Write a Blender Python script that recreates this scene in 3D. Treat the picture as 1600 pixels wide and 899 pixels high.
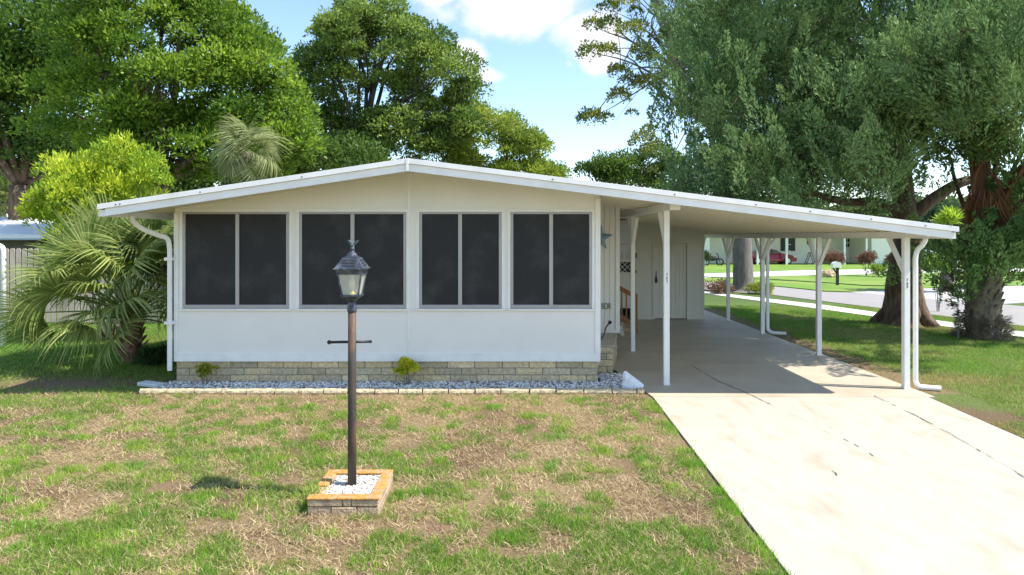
import bpy, math, random
import numpy as np
from mathutils import Vector, Matrix
random.seed(7); rng = np.random.default_rng(11)
scene = bpy.context.scene
C = scene.collection
for o in list(bpy.data.objects): bpy.data.objects.remove(o)

# ---------------------------------------------------------------- camera, sky, sun, exposure
CAMZ = 2.4; HOR = 371.0; F = 1067.0
cam = bpy.data.cameras.new('camera'); cam.lens = 24.0; cam.sensor_width = 36.0
cam.shift_y = -(449.5-HOR)/1600.0; cam.clip_end = 2000; cam.clip_start = 0.05
co = bpy.data.objects.new('camera', cam); C.objects.link(co)
co.location = (0, 0, CAMZ); co.rotation_euler = (math.radians(90), 0, 0); scene.camera = co

SUN_EL = math.radians(55); SUN_AZ = math.radians(101.5)       # azimuth clockwise from +Y
sdir = Vector((math.cos(SUN_EL)*math.sin(SUN_AZ), math.cos(SUN_EL)*math.cos(SUN_AZ), math.sin(SUN_EL)))
sl = bpy.data.lights.new('sun', 'SUN'); sl.energy = 4.9; sl.angle = math.radians(0.5); sl.color = (1, .95, .87)
so = bpy.data.objects.new('sun', sl); C.objects.link(so); so.rotation_euler = sdir.to_track_quat('Z', 'Y').to_euler()
scene.view_settings.view_transform = 'Standard'; scene.view_settings.look = 'None'
scene.view_settings.gamma = 1.0; scene.view_settings.use_curve_mapping = False
scene.view_settings.exposure = 0.80

w = bpy.data.worlds.new('World'); scene.world = w; w.use_nodes = True
nt = w.node_tree; nt.nodes.clear(); L = nt.links
out = nt.nodes.new('ShaderNodeOutputWorld'); bg = nt.nodes.new('ShaderNodeBackground')
sky = nt.nodes.new('ShaderNodeTexSky'); sky.sky_type = 'NISHITA'; sky.sun_disc = False
sky.sun_elevation = SUN_EL; sky.sun_rotation = SUN_AZ; sky.air_density = 1.0; sky.dust_density = 0.15; sky.ozone_density = 2.2
bg.inputs['Strength'].default_value = 0.15
def wn(t, **k):
    n = nt.nodes.new(t)
    for a, b in k.items(): setattr(n, a, b)
    return n
def wm(op, a, b=None, c=None):
    n = nt.nodes.new('ShaderNodeMath'); n.operation = op
    for i, v in enumerate((a, b, c)):
        if v is None: continue
        if isinstance(v, (int, float)): n.inputs[i].default_value = v
        else: L.new(v, n.inputs[i])
    return n.outputs[0]
tc = wn('ShaderNodeTexCoord'); sx = wn('ShaderNodeSeparateXYZ'); L.new(tc.outputs['Generated'], sx.inputs[0])
yy = wm('MAXIMUM', wm('ABSOLUTE', sx.outputs[1]), 0.05)
U = wm('DIVIDE', sx.outputs[0], yy); V = wm('DIVIDE', sx.outputs[2], yy)
cmb = wn('ShaderNodeCombineXYZ'); L.new(U, cmb.inputs[0]); L.new(V, cmb.inputs[1]); L.new(sx.outputs[1], cmb.inputs[2])
ns = wn('ShaderNodeTexNoise'); ns.inputs['Scale'].default_value = 11; ns.inputs['Detail'].default_value = 9; ns.inputs['Roughness'].default_value = .55
L.new(cmb.outputs[0], ns.inputs['Vector'])
tot = None
for (u, v, ru, rv, amp) in [(.00,.345,.115,.048,1.0),(.12,.30,.07,.045,.8),(-.10,.36,.07,.03,.8),(-.066,.268,.030,.026,.75),(-.030,.236,.040,.014,.62),(.125,.268,.034,.028,.9),(.085,.253,.012,.014,.4),(-.13,.338,.03,.03,.4),(.012,.172,.022,.016,.45),(.062,.12,.02,.018,.4),
                            (-.95,.5,.3,.1,.8),(.9,.6,.35,.12,.8),(-.3,.75,.3,.1,.8)]:
    d = wm('ADD', wm('POWER', wm('DIVIDE', wm('SUBTRACT', U, u), ru), 2.0), wm('POWER', wm('DIVIDE', wm('SUBTRACT', V, v), rv), 2.0))
    g = wm('MULTIPLY', wm('EXPONENT', wm('MULTIPLY', d, -1.0)), amp)
    tot = g if tot is None else wm('MAXIMUM', tot, g)
mask = wm('ADD', tot, wm('MULTIPLY', wm('SUBTRACT', ns.outputs[0], .5), 1.5))
mr = wn('ShaderNodeMapRange'); mr.interpolation_type = 'SMOOTHSTEP'; L.new(mask, mr.inputs[0]); mr.inputs[1].default_value = .26; mr.inputs[2].default_value = .72; mr.inputs[4].default_value = .95
up = wn('ShaderNodeMath', operation='GREATER_THAN'); L.new(sx.outputs[2], up.inputs[0]); up.inputs[1].default_value = 0
fac = wm('MULTIPLY', mr.outputs[0], up.outputs[0])
tint = wn('ShaderNodeMix', data_type='RGBA', blend_type='MULTIPLY'); tint.inputs[0].default_value = 1
L.new(sky.outputs[0], tint.inputs[6]); tint.inputs[7].default_value = (1.14, 1.14, 1.12, 1)
mx = wn('ShaderNodeMix', data_type='RGBA'); L.new(fac, mx.inputs[0]); L.new(tint.outputs[2], mx.inputs[6]); mx.inputs[7].default_value = (4.6, 4.5, 4.6, 1)
L.new(mx.outputs[2], bg.inputs['Color']); L.new(bg.outputs[0], out.inputs[0])

# ---------------------------------------------------------------- helpers
SL = 0.028
def gz(Y): return -SL*(10.2-max(Y, -4)) if Y < 10.2 else 0.0
def at(px, py, Y): return Vector(((px-800)/F*Y, Y, CAMZ-(py-HOR)/F*Y))
def gnd(px, py):
    Y = CAMZ*F/(py-HOR)
    if Y < 10.2: Y = F*(CAMZ+SL*10.2)/((py-HOR)+SL*F)
    return Vector(((px-800)/F*Y, Y, gz(Y)))

def mat(name, col, rough=.6, var=.12, scale=6, bump=0.0, bscale=40, metal=0.0, spec=.4, stretch=(1,1,1), attr=False, col2=None, sc2=1.5, lo=.45, hi=.6, transl=0.0, sheen=False, detail=6):
    m = bpy.data.materials.new(name); m.use_nodes = True; t = m.node_tree; n = t.nodes; l = t.links
    b = n['Principled BSDF']; b.inputs['Roughness'].default_value = rough; b.inputs['Metallic'].default_value = metal
    b.inputs['Specular IOR Level'].default_value = spec
    tc = n.new('ShaderNodeTexCoord'); mp = n.new('ShaderNodeMapping'); mp.inputs['Scale'].default_value = stretch
    l.new(tc.outputs['Object'], mp.inputs[0])
    nz = n.new('ShaderNodeTexNoise'); nz.inputs['Scale'].default_value = scale; nz.inputs['Detail'].default_value = detail; l.new(mp.outputs[0], nz.inputs['Vector'])
    src = None
    if attr:
        a = n.new('ShaderNodeAttribute'); a.attribute_name = 'Col'; src = a.outputs['Color']
    if col2 is not None:
        n2 = n.new('ShaderNodeTexNoise'); n2.inputs['Scale'].default_value = sc2; n2.inputs['Detail'].default_value = 7; l.new(mp.outputs[0], n2.inputs['Vector'])
        r = n.new('ShaderNodeMapRange'); l.new(n2.outputs[0], r.inputs[0]); r.inputs[1].default_value = lo; r.inputs[2].default_value = hi
        x = n.new('ShaderNodeMix'); x.data_type = 'RGBA'; l.new(r.outputs[0], x.inputs[0])
        if src is None: x.inputs[6].default_value = (*col, 1)
        else: l.new(src, x.inputs[6])
        x.inputs[7].default_value = (*col2, 1); src = x.outputs[2]
    mr = n.new('ShaderNodeMapRange'); l.new(nz.outputs[0], mr.inputs[0]); mr.inputs[1].default_value = .25; mr.inputs[2].default_value = .75
    mr.inputs[3].default_value = 1-var; mr.inputs[4].default_value = 1+var
    v = n.new('ShaderNodeVectorMath'); v.operation = 'SCALE'; l.new(mr.outputs[0], v.inputs['Scale'])
    if src is None: v.inputs[0].default_value = col
    else: l.new(src, v.inputs[0])
    l.new(v.outputs[0], b.inputs['Base Color'])
    if bump:
        nb = n.new('ShaderNodeTexNoise'); nb.inputs['Scale'].default_value = bscale; nb.inputs['Detail'].default_value = 5; l.new(mp.outputs[0], nb.inputs['Vector'])
        bp = n.new('ShaderNodeBump'); bp.inputs['Strength'].default_value = bump; bp.inputs['Distance'].default_value = .02; l.new(nb.outputs[0], bp.inputs['Height'])
        l.new(bp.outputs[0], b.inputs['Normal'])
    if transl:
        tr = n.new('ShaderNodeBsdfTranslucent'); l.new(v.outputs[0], tr.inputs[0]); ms = n.new('ShaderNodeMixShader'); ms.inputs[0].default_value = transl
        o = n['Material Output']; l.new(b.outputs[0], ms.inputs[1]); l.new(tr.outputs[0], ms.inputs[2]); l.new(ms.outputs[0], o.inputs[0])
    return m

def tag(o, label=None, cat=None, group=None, kind=None):
    if label: o['label'] = label
    if cat: o['category'] = cat
    if group: o['group'] = group
    if kind: o['kind'] = kind
    return o
def empty(name, loc, label, cat, group=None, rz=0):
    o = bpy.data.objects.new(name, None); C.objects.link(o); o.location = loc; o.rotation_euler = (0, 0, rz); o.empty_display_size = .2
    return tag(o, label, cat, group)
def link(name, me, m, parent=None, local=False):
    o = bpy.data.objects.new(name, me); C.objects.link(o)
    if m: me.materials.append(m)
    if parent is not None:
        o.parent = parent
        if not local:
            # geometry given in world coordinates: cancel the parent's chain of locations
            p = parent; s = Vector((0, 0, 0))
            while p is not None: s += Vector(p.location); p = p.parent
            o.location = -s
    return o
class MB:
    def __init__(s): s.v = []; s.f = []; s.c = []
    def add(s, vs, fs, col=None):
        b = len(s.v); s.v += [tuple(v) for v in vs]; s.f += [tuple(i+b for i in f) for f in fs]
        s.c += [col or (1, 1, 1)]*len(vs)
    def box(s, x0, x1, y0, y1, z0, z1, col=None, top=None):
        vs = [(x0,y0,z0),(x1,y0,z0),(x1,y1,z0),(x0,y1,z0),(x0,y0,z1),(x1,y0,z1),(x1,y1,z1),(x0,y1,z1)]
        s.add(vs, [(0,3,2,1),(4,5,6,7),(0,1,5,4),(1,2,6,5),(2,3,7,6),(3,0,4,7)], col)
    def bar(s, p, q, w, h, up=(0,0,1), col=None):
        p = Vector(p); q = Vector(q); d = (q-p).normalized(); u = Vector(up)
        if abs(d.dot(u)) > .98: u = Vector((0,1,0))
        a = d.cross(u).normalized()*w/2; b = a.cross(d).normalized()*h/2
        vs = [p-a-b, p+a-b, p+a+b, p-a+b, q-a-b, q+a-b, q+a+b, q-a+b]
        s.add(vs, [(0,1,2,3),(7,6,5,4),(0,4,5,1),(1,5,6,2),(2,6,7,3),(3,7,4,0)], col)
    def tube(s, pts, rad, n=10, col=None, sq=1.0, jit=0):
        pts = [Vector(p) for p in pts]; k = len(pts); vs = []; fs = []
        if not hasattr(rad, '__len__'): rad = [rad]*k
        ref = Vector((0,1,0)) if abs((pts[-1]-pts[0]).normalized().dot(Vector((0,1,0)))) < .9 else Vector((1,0,0))
        for i, p in enumerate(pts):
            d = (pts[min(i+1,k-1)]-pts[max(i-1,0)]).normalized()
            a = d.cross(ref).normalized(); b = d.cross(a).normalized()
            for j in range(n):
                t = 2*math.pi*j/n + (math.pi/4 if n == 4 else 0); r = rad[i]*(1+jit*(random.random()-.5))
                vs.append(p+a*math.cos(t)*r+b*math.sin(t)*r*sq)
        for i in range(k-1):
            for j in range(n):
                fs.append((i*n+j, i*n+(j+1)%n, (i+1)*n+(j+1)%n, (i+1)*n+j))
        fs.append(tuple(range(n))[::-1]); fs.append(tuple((k-1)*n+j for j in range(n)))
        s.add(vs, fs, col)
    def prism(s, poly, y0, y1, col=None):         # polygon in XZ, extruded in Y
        n = len(poly); vs = [(x,y0,z) for x,z in poly]+[(x,y1,z) for x,z in poly]
        fs = [tuple(range(n)), tuple(range(2*n-1,n-1,-1))]+[(i,i+n,(i+1)%n+n,(i+1)%n) for i in range(n)]
        s.add(vs, fs, col)
    def slab(s, poly, z0, z1, col=None):         # polygon in XY, vertical extrusion
        n = len(poly); g = lambda z, y: z(y) if callable(z) else z
        vs = [(x,y,g(z0,y)) for x,y in poly]+[(x,y,g(z1,y)) for x,y in poly]
        fs = [tuple(range(n-1,-1,-1)), tuple(range(n,2*n))]+[(i,(i+1)%n,(i+1)%n+n,i+n) for i in range(n)]
        s.add(vs, fs, col)
    def blob(s, c, r, seg=8, rings=5, jit=.15, col=None):
        vs = []; fs = []; rx, ry, rz = r if hasattr(r, '__len__') else (r, r, r)
        for i in range(rings+1):
            ph = math.pi*i/rings
            for j in range(seg):
                t = 2*math.pi*j/seg; k = 1+jit*(random.random()-.5)*2
                vs.append((c[0]+rx*k*math.sin(ph)*math.cos(t), c[1]+ry*k*math.sin(ph)*math.sin(t), c[2]+rz*math.cos(ph)*(k if 0<i<rings else 1)))
        for i in range(rings):
            for j in range(seg): fs.append((i*seg+j, (i+1)*seg+j, (i+1)*seg+(j+1)%seg, i*seg+(j+1)%seg))
        s.add(vs, fs, col)
    def build(s, name, m, parent=None, smooth=False, bevel=0, local=False):
        me = bpy.data.meshes.new(name); me.from_pydata(s.v, [], s.f); me.update()
        if smooth:
            me.polygons.foreach_set('use_smooth', [True]*len(me.polygons))
        a = me.color_attributes.new('Col', 'FLOAT_COLOR', 'POINT')
        a.data.foreach_set('color', np.hstack([np.array(s.c, float).reshape(-1,3), np.ones((len(s.c),1))]).ravel())
        o = link(name, me, m, parent, local)
        import bmesh
        bm = bmesh.new(); bm.from_mesh(me); bmesh.ops.recalc_face_normals(bm, faces=bm.faces)
        bm.to_mesh(me); bm.free()
        if bevel:
            md = o.modifiers.new('bevel', 'BEVEL'); md.width = bevel; md.segments = 2; md.limit_method = 'ANGLE'
        return o
def npmesh(name, V_, nper, m, parent=None, cols=None):   # V_: (N*nper,3) each nper verts = one face
    V_ = np.ascontiguousarray(V_, dtype=np.float32); nv = len(V_); nf = nv//nper
    me = bpy.data.meshes.new(name); me.vertices.add(nv); me.vertices.foreach_set('co', V_.ravel())
    me.loops.add(nv); me.loops.foreach_set('vertex_index', np.arange(nv, dtype=np.int32))
    me.polygons.add(nf); me.polygons.foreach_set('loop_start', np.arange(0, nv, nper, dtype=np.int32))
    me.update(calc_edges=True)
    if cols is not None:
        a = me.color_attributes.new('Col', 'FLOAT_COLOR', 'POINT')
        a.data.foreach_set('color', np.hstack([cols, np.ones((nv,1))]).astype(np.float32).ravel())
    return link(name, me, m, parent)
def vnoise(x, y, s, seed):
    r = np.random.default_rng(seed).random((128, 128)); x = x*s+37.3; y = y*s+11.7
    xi = np.floor(x).astype(int); yi = np.floor(y).astype(int); fx = x-xi; fy = y-yi
    fx = fx*fx*(3-2*fx); fy = fy*fy*(3-2*fy)
    a = r[xi%128, yi%128]; b = r[(xi+1)%128, yi%128]; c = r[xi%128, (yi+1)%128]; d = r[(xi+1)%128, (yi+1)%128]
    return (a*(1-fx)+b*fx)*(1-fy)+(c*(1-fx)+d*fx)*fy
def fbm(x, y, s, seed): return .5*vnoise(x,y,s,seed)+.27*vnoise(x,y,s*2.1,seed+1)+.15*vnoise(x,y,s*4.3,seed+2)+.08*vnoise(x,y,s*9,seed+3)
def unit(a): return a/np.maximum(np.linalg.norm(a, axis=1, keepdims=True), 1e-6)

# ---------------------------------------------------------------- materials
m_white = mat('white_paint', (.82,.80,.77), .45, .03, 3, .04, 60)
m_wall = mat('wall_paint', (.80,.765,.73), .5, .03, 2, .03, 30)
m_gable = mat('siding_cream', (.78,.76,.72), .5, .05, 2)
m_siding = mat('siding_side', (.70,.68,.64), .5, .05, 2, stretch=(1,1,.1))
m_trim = mat('trim_white', (.83,.81,.79), .38, .06, 5, col2=(.62,.60,.55), sc2=2.5, lo=.58, hi=.85)
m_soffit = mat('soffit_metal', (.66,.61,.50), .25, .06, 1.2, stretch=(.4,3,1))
m_post = mat('post_paint', (.80,.79,.76), .45, .05, 6, .05, 50)
m_frame = mat('window_metal', (.36,.355,.36), .4, .06, 8, metal=.3)
m_screen = mat('screen_mesh', (.021,.021,.024), .45, .45, 55, .15, 300, spec=.25, detail=4, col2=(.052,.050,.054), sc2=2.6, lo=.48, hi=.85)  # paler second colour paints soft reflections into the mesh
m_brick = mat('stone_brick', (1,1,1), .85, .28, 22, .7, 45, attr=True)
m_mortar = mat('mortar', (.20,.18,.15), .95, .2, 20)
m_roof = mat('roof_shingle', (.38,.37,.36), .8, .15, 8)
m_conc = mat('driveway_concrete', (.425,.385,.31), .8, .08, 5, .15, 120, stretch=(1.5,.6,1), col2=(.31,.245,.145), sc2=2.3, lo=.54, hi=.92)
m_slab = mat('carport_concrete', (.47,.40,.30), .6, .08, 1.6, .1, 90, col2=(.37,.31,.23), sc2=.7, lo=.5, hi=.75)
m_walk = mat('sidewalk_concrete', (.62,.60,.56), .85, .08, 2, .1, 60)
m_dark_line = mat('dark_line_paint', (.06,.06,.055), .9, .2, 20)
m_road = mat('road_asphalt', (.29,.27,.26), .85, .08, 1.5, .1, 80)
m_ground = mat('lawn_soil', (1,1,1), .95, .35, 28, .8, 55, attr=True, detail=10)
m_grass = mat('grass_blades', (1,1,1), .6, .15, 3, attr=True, transl=.45)
m_siding_shaded = mat('siding_shaded', (.64,.61,.55), .5, .05, 2, stretch=(1,1,.1))  # side siding colour darkened for the shade under the carport roof
m_leaf = mat('leaf', (1,1,1), .5, .15, 4, attr=True, transl=.5, spec=.35)
m_needle = mat('needles', (1,1,1), .7, .15, 4, attr=True, transl=.25, spec=.2)
m_bark = mat('bark', (.13,.083,.058), .95, .5, 9, 1.0, 22, stretch=(1,1,.18), col2=(.20,.15,.11), sc2=6, lo=.5, hi=.65)
m_barkgrey = mat('bark_grey', (.17,.155,.14), .95, .35, 9, 1.0, 26, stretch=(1,1,.2))
m_barkdark = mat('bark_limb', (.07,.06,.05), .95, .35, 9, .6, 26, stretch=(1,1,.2))
m_pebble = mat('pebble', (1,1,1), .8, .15, 60, attr=True)
m_rust = mat('rusty_pole', (.060,.050,.042), .65, .35, 12, .3, 60, stretch=(1,1,.35), col2=(.16,.068,.03), sc2=3.5, lo=.45, hi=.66, metal=.1)
m_pewter = mat('lantern_metal', (.07,.082,.105), .42, .3, 22, .2, 60, metal=.5, col2=(.17,.18,.20), sc2=14, lo=.5, hi=.7)
m_blackmetal = mat('black_metal', (.025,.025,.027), .4, .2, 12, metal=.4)
m_lichen = mat('lichen_coping', (.50,.235,.055), .95, .35, 25, .8, 50, col2=(.38,.28,.17), sc2=9, lo=.48, hi=.66)
m_stone = mat('planter_block', (.46,.34,.22), .9, .3, 16, .8, 45, col2=(.25,.19,.14), sc2=8, lo=.5, hi=.65)
m_edge = mat('edging_stone', (.52,.43,.28), .9, .2, 14, .7, 45, col2=(.40,.31,.22), sc2=7, lo=.54, hi=.72)
m_wood = mat('rail_wood', (.28,.11,.04), .55, .25, 9, stretch=(1,1,.3))
m_fence = mat('fence_wood', (.52,.44,.36), .9, .25, 7, .4, 50, stretch=(1,1,.15), attr=False)
m_dark = mat('dark_opening', (.012,.012,.013), .5, .2, 5)
m_blue = mat('star_metal', (.22,.34,.43), .5, .2, 18, metal=.2)
m_farwall = mat('far_wall', (.82,.78,.75), .6, .04, 2)
m_farwhite = mat('far_white', (.8,.8,.8), .5, .04, 2)
m_shutter = mat('shutter', (.02,.022,.025), .5, .1, 5)
m_red = mat('car_paint', (.30,.012,.022), .18, .03, 3, spec=.7)
m_rubber = mat('rubber', (.02,.02,.02), .8, .1, 5)
m_rim = mat('rim', (.55,.55,.56), .3, .05, 5, metal=.8)
m_plastic = mat('white_plastic', (.78,.78,.80), .5, .08, 14, .4, 20)
m_splash = mat('splash_concrete', (.60,.62,.63), .8, .08, 9, .2, 40)
m_boot = mat('palm_boot', (.21,.17,.125), .9, .35, 12, .6, 30, stretch=(1,1,.4), col2=(.10,.08,.06), sc2=5, lo=.5, hi=.65)
m_glass = bpy.data.materials.new('lantern_glass'); m_glass.use_nodes = True
_b = m_glass.node_tree.nodes['Principled BSDF']; _b.inputs['Base Color'].default_value = (.85,.82,.72,1); _b.inputs['Roughness'].default_value = .12
_b.inputs['Alpha'].default_value = .38
_n = m_glass.node_tree.nodes.new('ShaderNodeTexNoise'); _n.inputs['Scale'].default_value = 30
_r = m_glass.node_tree.nodes.new('ShaderNodeMapRange'); _r.inputs[3].default_value = .25; _r.inputs[4].default_value = .62
m_glass.node_tree.links.new(_n.outputs[0], _r.inputs[0]); m_glass.node_tree.links.new(_r.outputs[0], _b.inputs['Alpha'])
m_bulb = mat('bulb', (.85,.75,.5), .3, .05, 5)
m_candle = mat('bulb_socket', (.8,.62,.12), .5, .05, 5)
m_carglass = mat('car_glass', (.02,.025,.03), .08, .1, 3, spec=.8)

# ---------------------------------------------------------------- ground
def green_mask(x, y):
    n = .66*fbm(x, y, 4.6, 3)+.34*fbm(x, y, 1.2, 13)                       # tufts
    big = fbm(x, y, .35, 21)
    g = n + .35*(big-.5)
    near = np.clip((7.2-y)/2.6, 0, 1)*.065         # greener towards the camera
    leftb = np.clip((-x-2)/5, 0, 1)*.03
    g = g + near + leftb - .03*np.exp(-((x+1.2)**2/1.6+(y-5.95)**2/.2))*4
    return g
def is_front(x, y): return (x < 2.3) & (y < 10.7)
def ground_col(x, y):
    straw = np.array([.23,.16,.085]); dirt = np.array([.13,.08,.045]); green = np.array([.10,.14,.028]); lush = np.array([.085,.15,.02])
    g = green_mask(x, y); t = np.clip((g-.525)/.13, 0, 1)[..., None]
    d = np.clip((fbm(x, y, 1.1, 55)-.42)/.25, 0, 1)[..., None]
    base = straw*(1-d)+dirt*d
    front = base*(1-t*.8)+green*t*.8
    g2 = fbm(x, y, .9, 70); t2 = np.clip((g2-.30)/.2, 0, 1)
    ymix = np.clip((y-9)/5, 0, 1)
    t2 = np.clip(t2*(.55+.45*ymix)+ymix*.35, 0, 1)[..., None]
    side = dirt*(1-t2)+lush*t2
    fr = is_front(x, y)[..., None]
    c = np.where(fr, front, side)
    far = np.clip((y-24)/6, 0, 1)[..., None]
    c = c*(1-far)+lush*far
    # bare earth strip along the house's left corner and along the slab edge
    e = np.exp(-((x+7.2)**2/3.2+(y-11.2)**2/.5))[..., None]
    e2 = (np.exp(-((x-6.6)/.45)**2)*(y > 10.5)*(y < 23))[..., None]*.95
    e3 = np.exp(-((x+.95)**2/.5+(y-5.95)**2/.12))[..., None]
    e4 = np.exp(-((x-11.2)**2/2.2+(y-18.2)**2/1.6))[..., None]*.8
    ee = np.clip(e+e2+e3+e4, 0, 1)
    return c*(1-ee)+np.array([.20,.125,.075])*ee
xs = np.concatenate([[-500,-200,-80,-40,-22], np.arange(-15, 15, .09), [18, 25, 40, 80, 200, 500]])
ys = np.concatenate([[-60,-20,-4,2], np.arange(4.4, 10.2, .07), np.arange(10.2, 24, .12), [26,30,36,45,60,90,150,300,900]])
gx, gy = np.meshgrid(xs, ys); gzv = np.where(gy < 10.2, -SL*(10.2-np.maximum(gy, -4)), 0.0)
gzv = gzv + np.where((gx > -15) & (gx < 15) & (gy > 4.4) & (gy < 24), (fbm(gx, gy, 1.4, 9)-.5)*.02, 0) - .012
gc = ground_col(gx, gy); gc[(gx > 14.9)|(gx < -15)|(gy > 24)] = [.07,.115,.02]
nx, ny = len(xs), len(ys); idx = np.arange(nx*ny).reshape(ny, nx)
quads = np.stack([idx[:-1,:-1], idx[:-1,1:], idx[1:,1:], idx[1:,:-1]], -1).reshape(-1, 4)
me = bpy.data.meshes.new('ground'); me.vertices.add(nx*ny); me.vertices.foreach_set('co', np.stack([gx,gy,gzv],-1).astype(np.float32).ravel())
me.loops.add(quads.size); me.loops.foreach_set('vertex_index', quads.ravel().astype(np.int32))
me.polygons.add(len(quads)); me.polygons.foreach_set('loop_start', np.arange(0, quads.size, 4, dtype=np.int32)); me.update(calc_edges=True)
a = me.color_attributes.new('Col', 'FLOAT_COLOR', 'POINT'); a.data.foreach_set('color', np.concatenate([gc, np.ones((ny,nx,1))], -1).astype(np.float32).ravel())
tag(link('ground', me, m_ground), kind='structure')

b = MB()
b.slab([(-.0+2.03,-20),(6.12,-20),(6.12,5),(6.22,10.2),(2.11,10.2),(2.04,5)][0:0] or [(2.03,-4),(6.05,-4),(6.22,10.2),(2.11,10.2)], lambda y: gz(y)-.06, lambda y: gz(y)+.012)
tag(b.build('driveway', m_conc), kind='structure')
b = MB(); b.slab([(2.11,10.204),(6.33,10.204),(6.33,23.2),(1.3,23.2),(1.3,13),(1.86,12.3)], -.06, .014)
tag(b.build('carport_slab', m_slab), kind='structure')
# sunlit strip of slab and stains are the same concrete; hairline cracks with a shape of their own, plus one drawn post shadow
b = MB()
def dark_line(pts, w=.008, gaps=.25, seed=1, z=.004):
    r = random.Random(seed)
    P = [gnd(*p) for p in pts]
    for p, q in zip(P[:-1], P[1:]):
        n = max(2, int((q-p).length/.09)); prev = p
        for i in range(1, n+1):
            c = p.lerp(q, i/n)+Vector((r.uniform(-.012,.012), r.uniform(-.012,.012), 0)); c.z = gz(c.y)
            if r.random() > gaps:
                d = (c-prev).normalized(); s = Vector((-d.y, d.x, 0))*w*r.uniform(.3, 1)
                zz = Vector((0,0,.012+z+(.003 if True else 0)))
                vs = [prev-s+zz, prev+s+zz, c+s+zz, c-s+zz]
                b.add(vs, [(0,1,2,3)])
            prev = c
dark_line([(1082,573),(1122,597),(1160,613),(1204,634)], .009, .15, 1)
dark_line([(1360,618),(1400,636),(1470,672),(1520,700),(1600,748)], .007, .28, 2)
dark_line([(1426,648),(1500,690),(1600,745)], .0025, 0, 20); dark_line([(1204,634),(1262,662),(1330,700)], .002, .15, 21)
dark_line([(1270,655),(1300,672)], .007, .5, 3); dark_line([(1318,688),(1352,706),(1380,725)], .006, .6, 5)
dark_line([(1300,738),(1310,746)], .008, .3, 6); dark_line([(1355,668),(1465,674)], .006, .65, 8)
dark_line([(1310,606),(1412,609)], .004, .1, 9)  # thin dark line drawn as the front post's cast shadow
tag(b.build('cracks_and_post_shadow', m_dark_line), kind='structure')

def sheet(name, pts, z, m, ext=True):
    b = MB(); P = [gnd(*p) for p in pts]; b.slab([(p.x, p.y) for p in P], z-.05, z)
    return tag(b.build(name, m), kind='structure')
def sheetw(name, pts, z, m):
    b = MB(); b.slab(pts, z-.05, z); return tag(b.build(name, m), kind='structure')
def G(px, py): p = gnd(px, py); return (p.x, p.y)
# street runs away to the left behind the carport and widens to the right
m_farlawn = mat('far_lawn', (.13,.235,.022), .9, .16, .7, .5, 30, col2=(.19,.25,.04), sc2=.35, lo=.45, hi=.65)
ROADP = [G(1100,453), G(1211,461.5), G(1456,492), G(1600,510), (26,2), (60,-30), (80,-20), (38,16), G(1600,479), G(1350,458), G(1290,456.5), G(1204,447.5), G(1100,438), G(900,424), G(900,429)]
sheetw('road', ROADP, .006, m_road)
WALKP = [G(1000,451.2), G(1101,459.2), G(1290,484.5), G(1400,500), G(1597,527.5), (14.9,12), (22.5,-10), (23,-10), (15.4,12), G(1597,519), G(1400,493), G(1290,477.5), G(1101,456), G(1000,448.5)]
sheetw('sidewalk', WALKP, .012, m_walk)
m_drive2 = mat('far_drive', (.42,.40,.39), .85, .06, 1.5)
SIDEP = [G(1330,457.0), G(1420,452), G(1600,447), (60,28), (60,22), G(1650,470), G(1600,473), G(1540,477), G(1480,471)]
sheetw('side_driveway', SIDEP, .012, m_drive2)
sheetw('far_driveway', [G(1000,437), G(1101,434.5), G(1250,430.5), G(1345,429), G(1520,425), (60,44), (60,50), G(1520,418.5), G(1345,421.5), G(1250,423), G(1101,428), G(1000,429)], .014, m_walk)
sheetw('far_lawn_strip', [G(1060,438.5), G(1101,441), G(1204,446.6), G(1290,455.3), G(1330,456.6), G(1400,453), G(1520,446.5), (60,29), (60,43.6), G(1520,425.4), G(1345,429.5), G(1250,431), G(1101,435), G(1060,436)], .022, m_farlawn)
sheetw('far_lawn', [G(1000,428.6), G(1101,427.6), G(1250,422.6), G(1345,421.2), G(1520,418.1), (60,50.2), (110,75), (0,75), (10,50)], .018, m_farlawn)
b = MB()
P = [gnd(1100,433.6), gnd(1204,437.8), gnd(1290,443), gnd(1350,447.4), gnd(1430,448.5)]
for p, q in zip(P[:-1], P[1:]): b.bar(p+Vector((0,0,.03)), q+Vector((0,0,.03)), .14, .05)
tag(b.build('dark_strip', mat('strip_dark', (.05,.06,.03), .9)), kind='structure')  # thin dark strip across the lawn beyond the road

# ---------------------------------------------------------------- grass
def blades(name, x, y, zz, h, wd, lean, colr, nseg=1):
    n = len(x); th = rng.random(n)*6.283; ph = rng.random(n)*6.283
    base = np.stack([x, y, zz], -1); s = np.stack([np.cos(th), np.sin(th), np.zeros(n)], -1)*wd[:,None]/2
    tip = base+np.stack([np.cos(ph)*lean*h, np.sin(ph)*lean*h, h*np.sqrt(np.maximum(1-np.minimum(lean,1)**2, .02))], -1)
    V_ = np.stack([base-s, base+s, tip], 1).reshape(-1, 3)
    return V_, np.repeat(colr, 3, 0)
def gzn(y): return np.where(y < 10.2, -SL*(10.2-y), 0.0)-.008
def lerpc(a, b, t): return np.array(a)[None]*(1-t[:,None])+np.array(b)[None]*t[:,None]
def inpoly(x, y, poly):
    c = np.zeros(len(x), bool); n = len(poly)
    for i in range(n):
        x0, y0 = poly[i]; x1, y1 = poly[i-1]
        if y0 == y1: continue
        c ^= ((y0 > y) != (y1 > y)) & (x < (x1-x0)*(y-y0)/(y1-y0)+x0)
    return c
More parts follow.
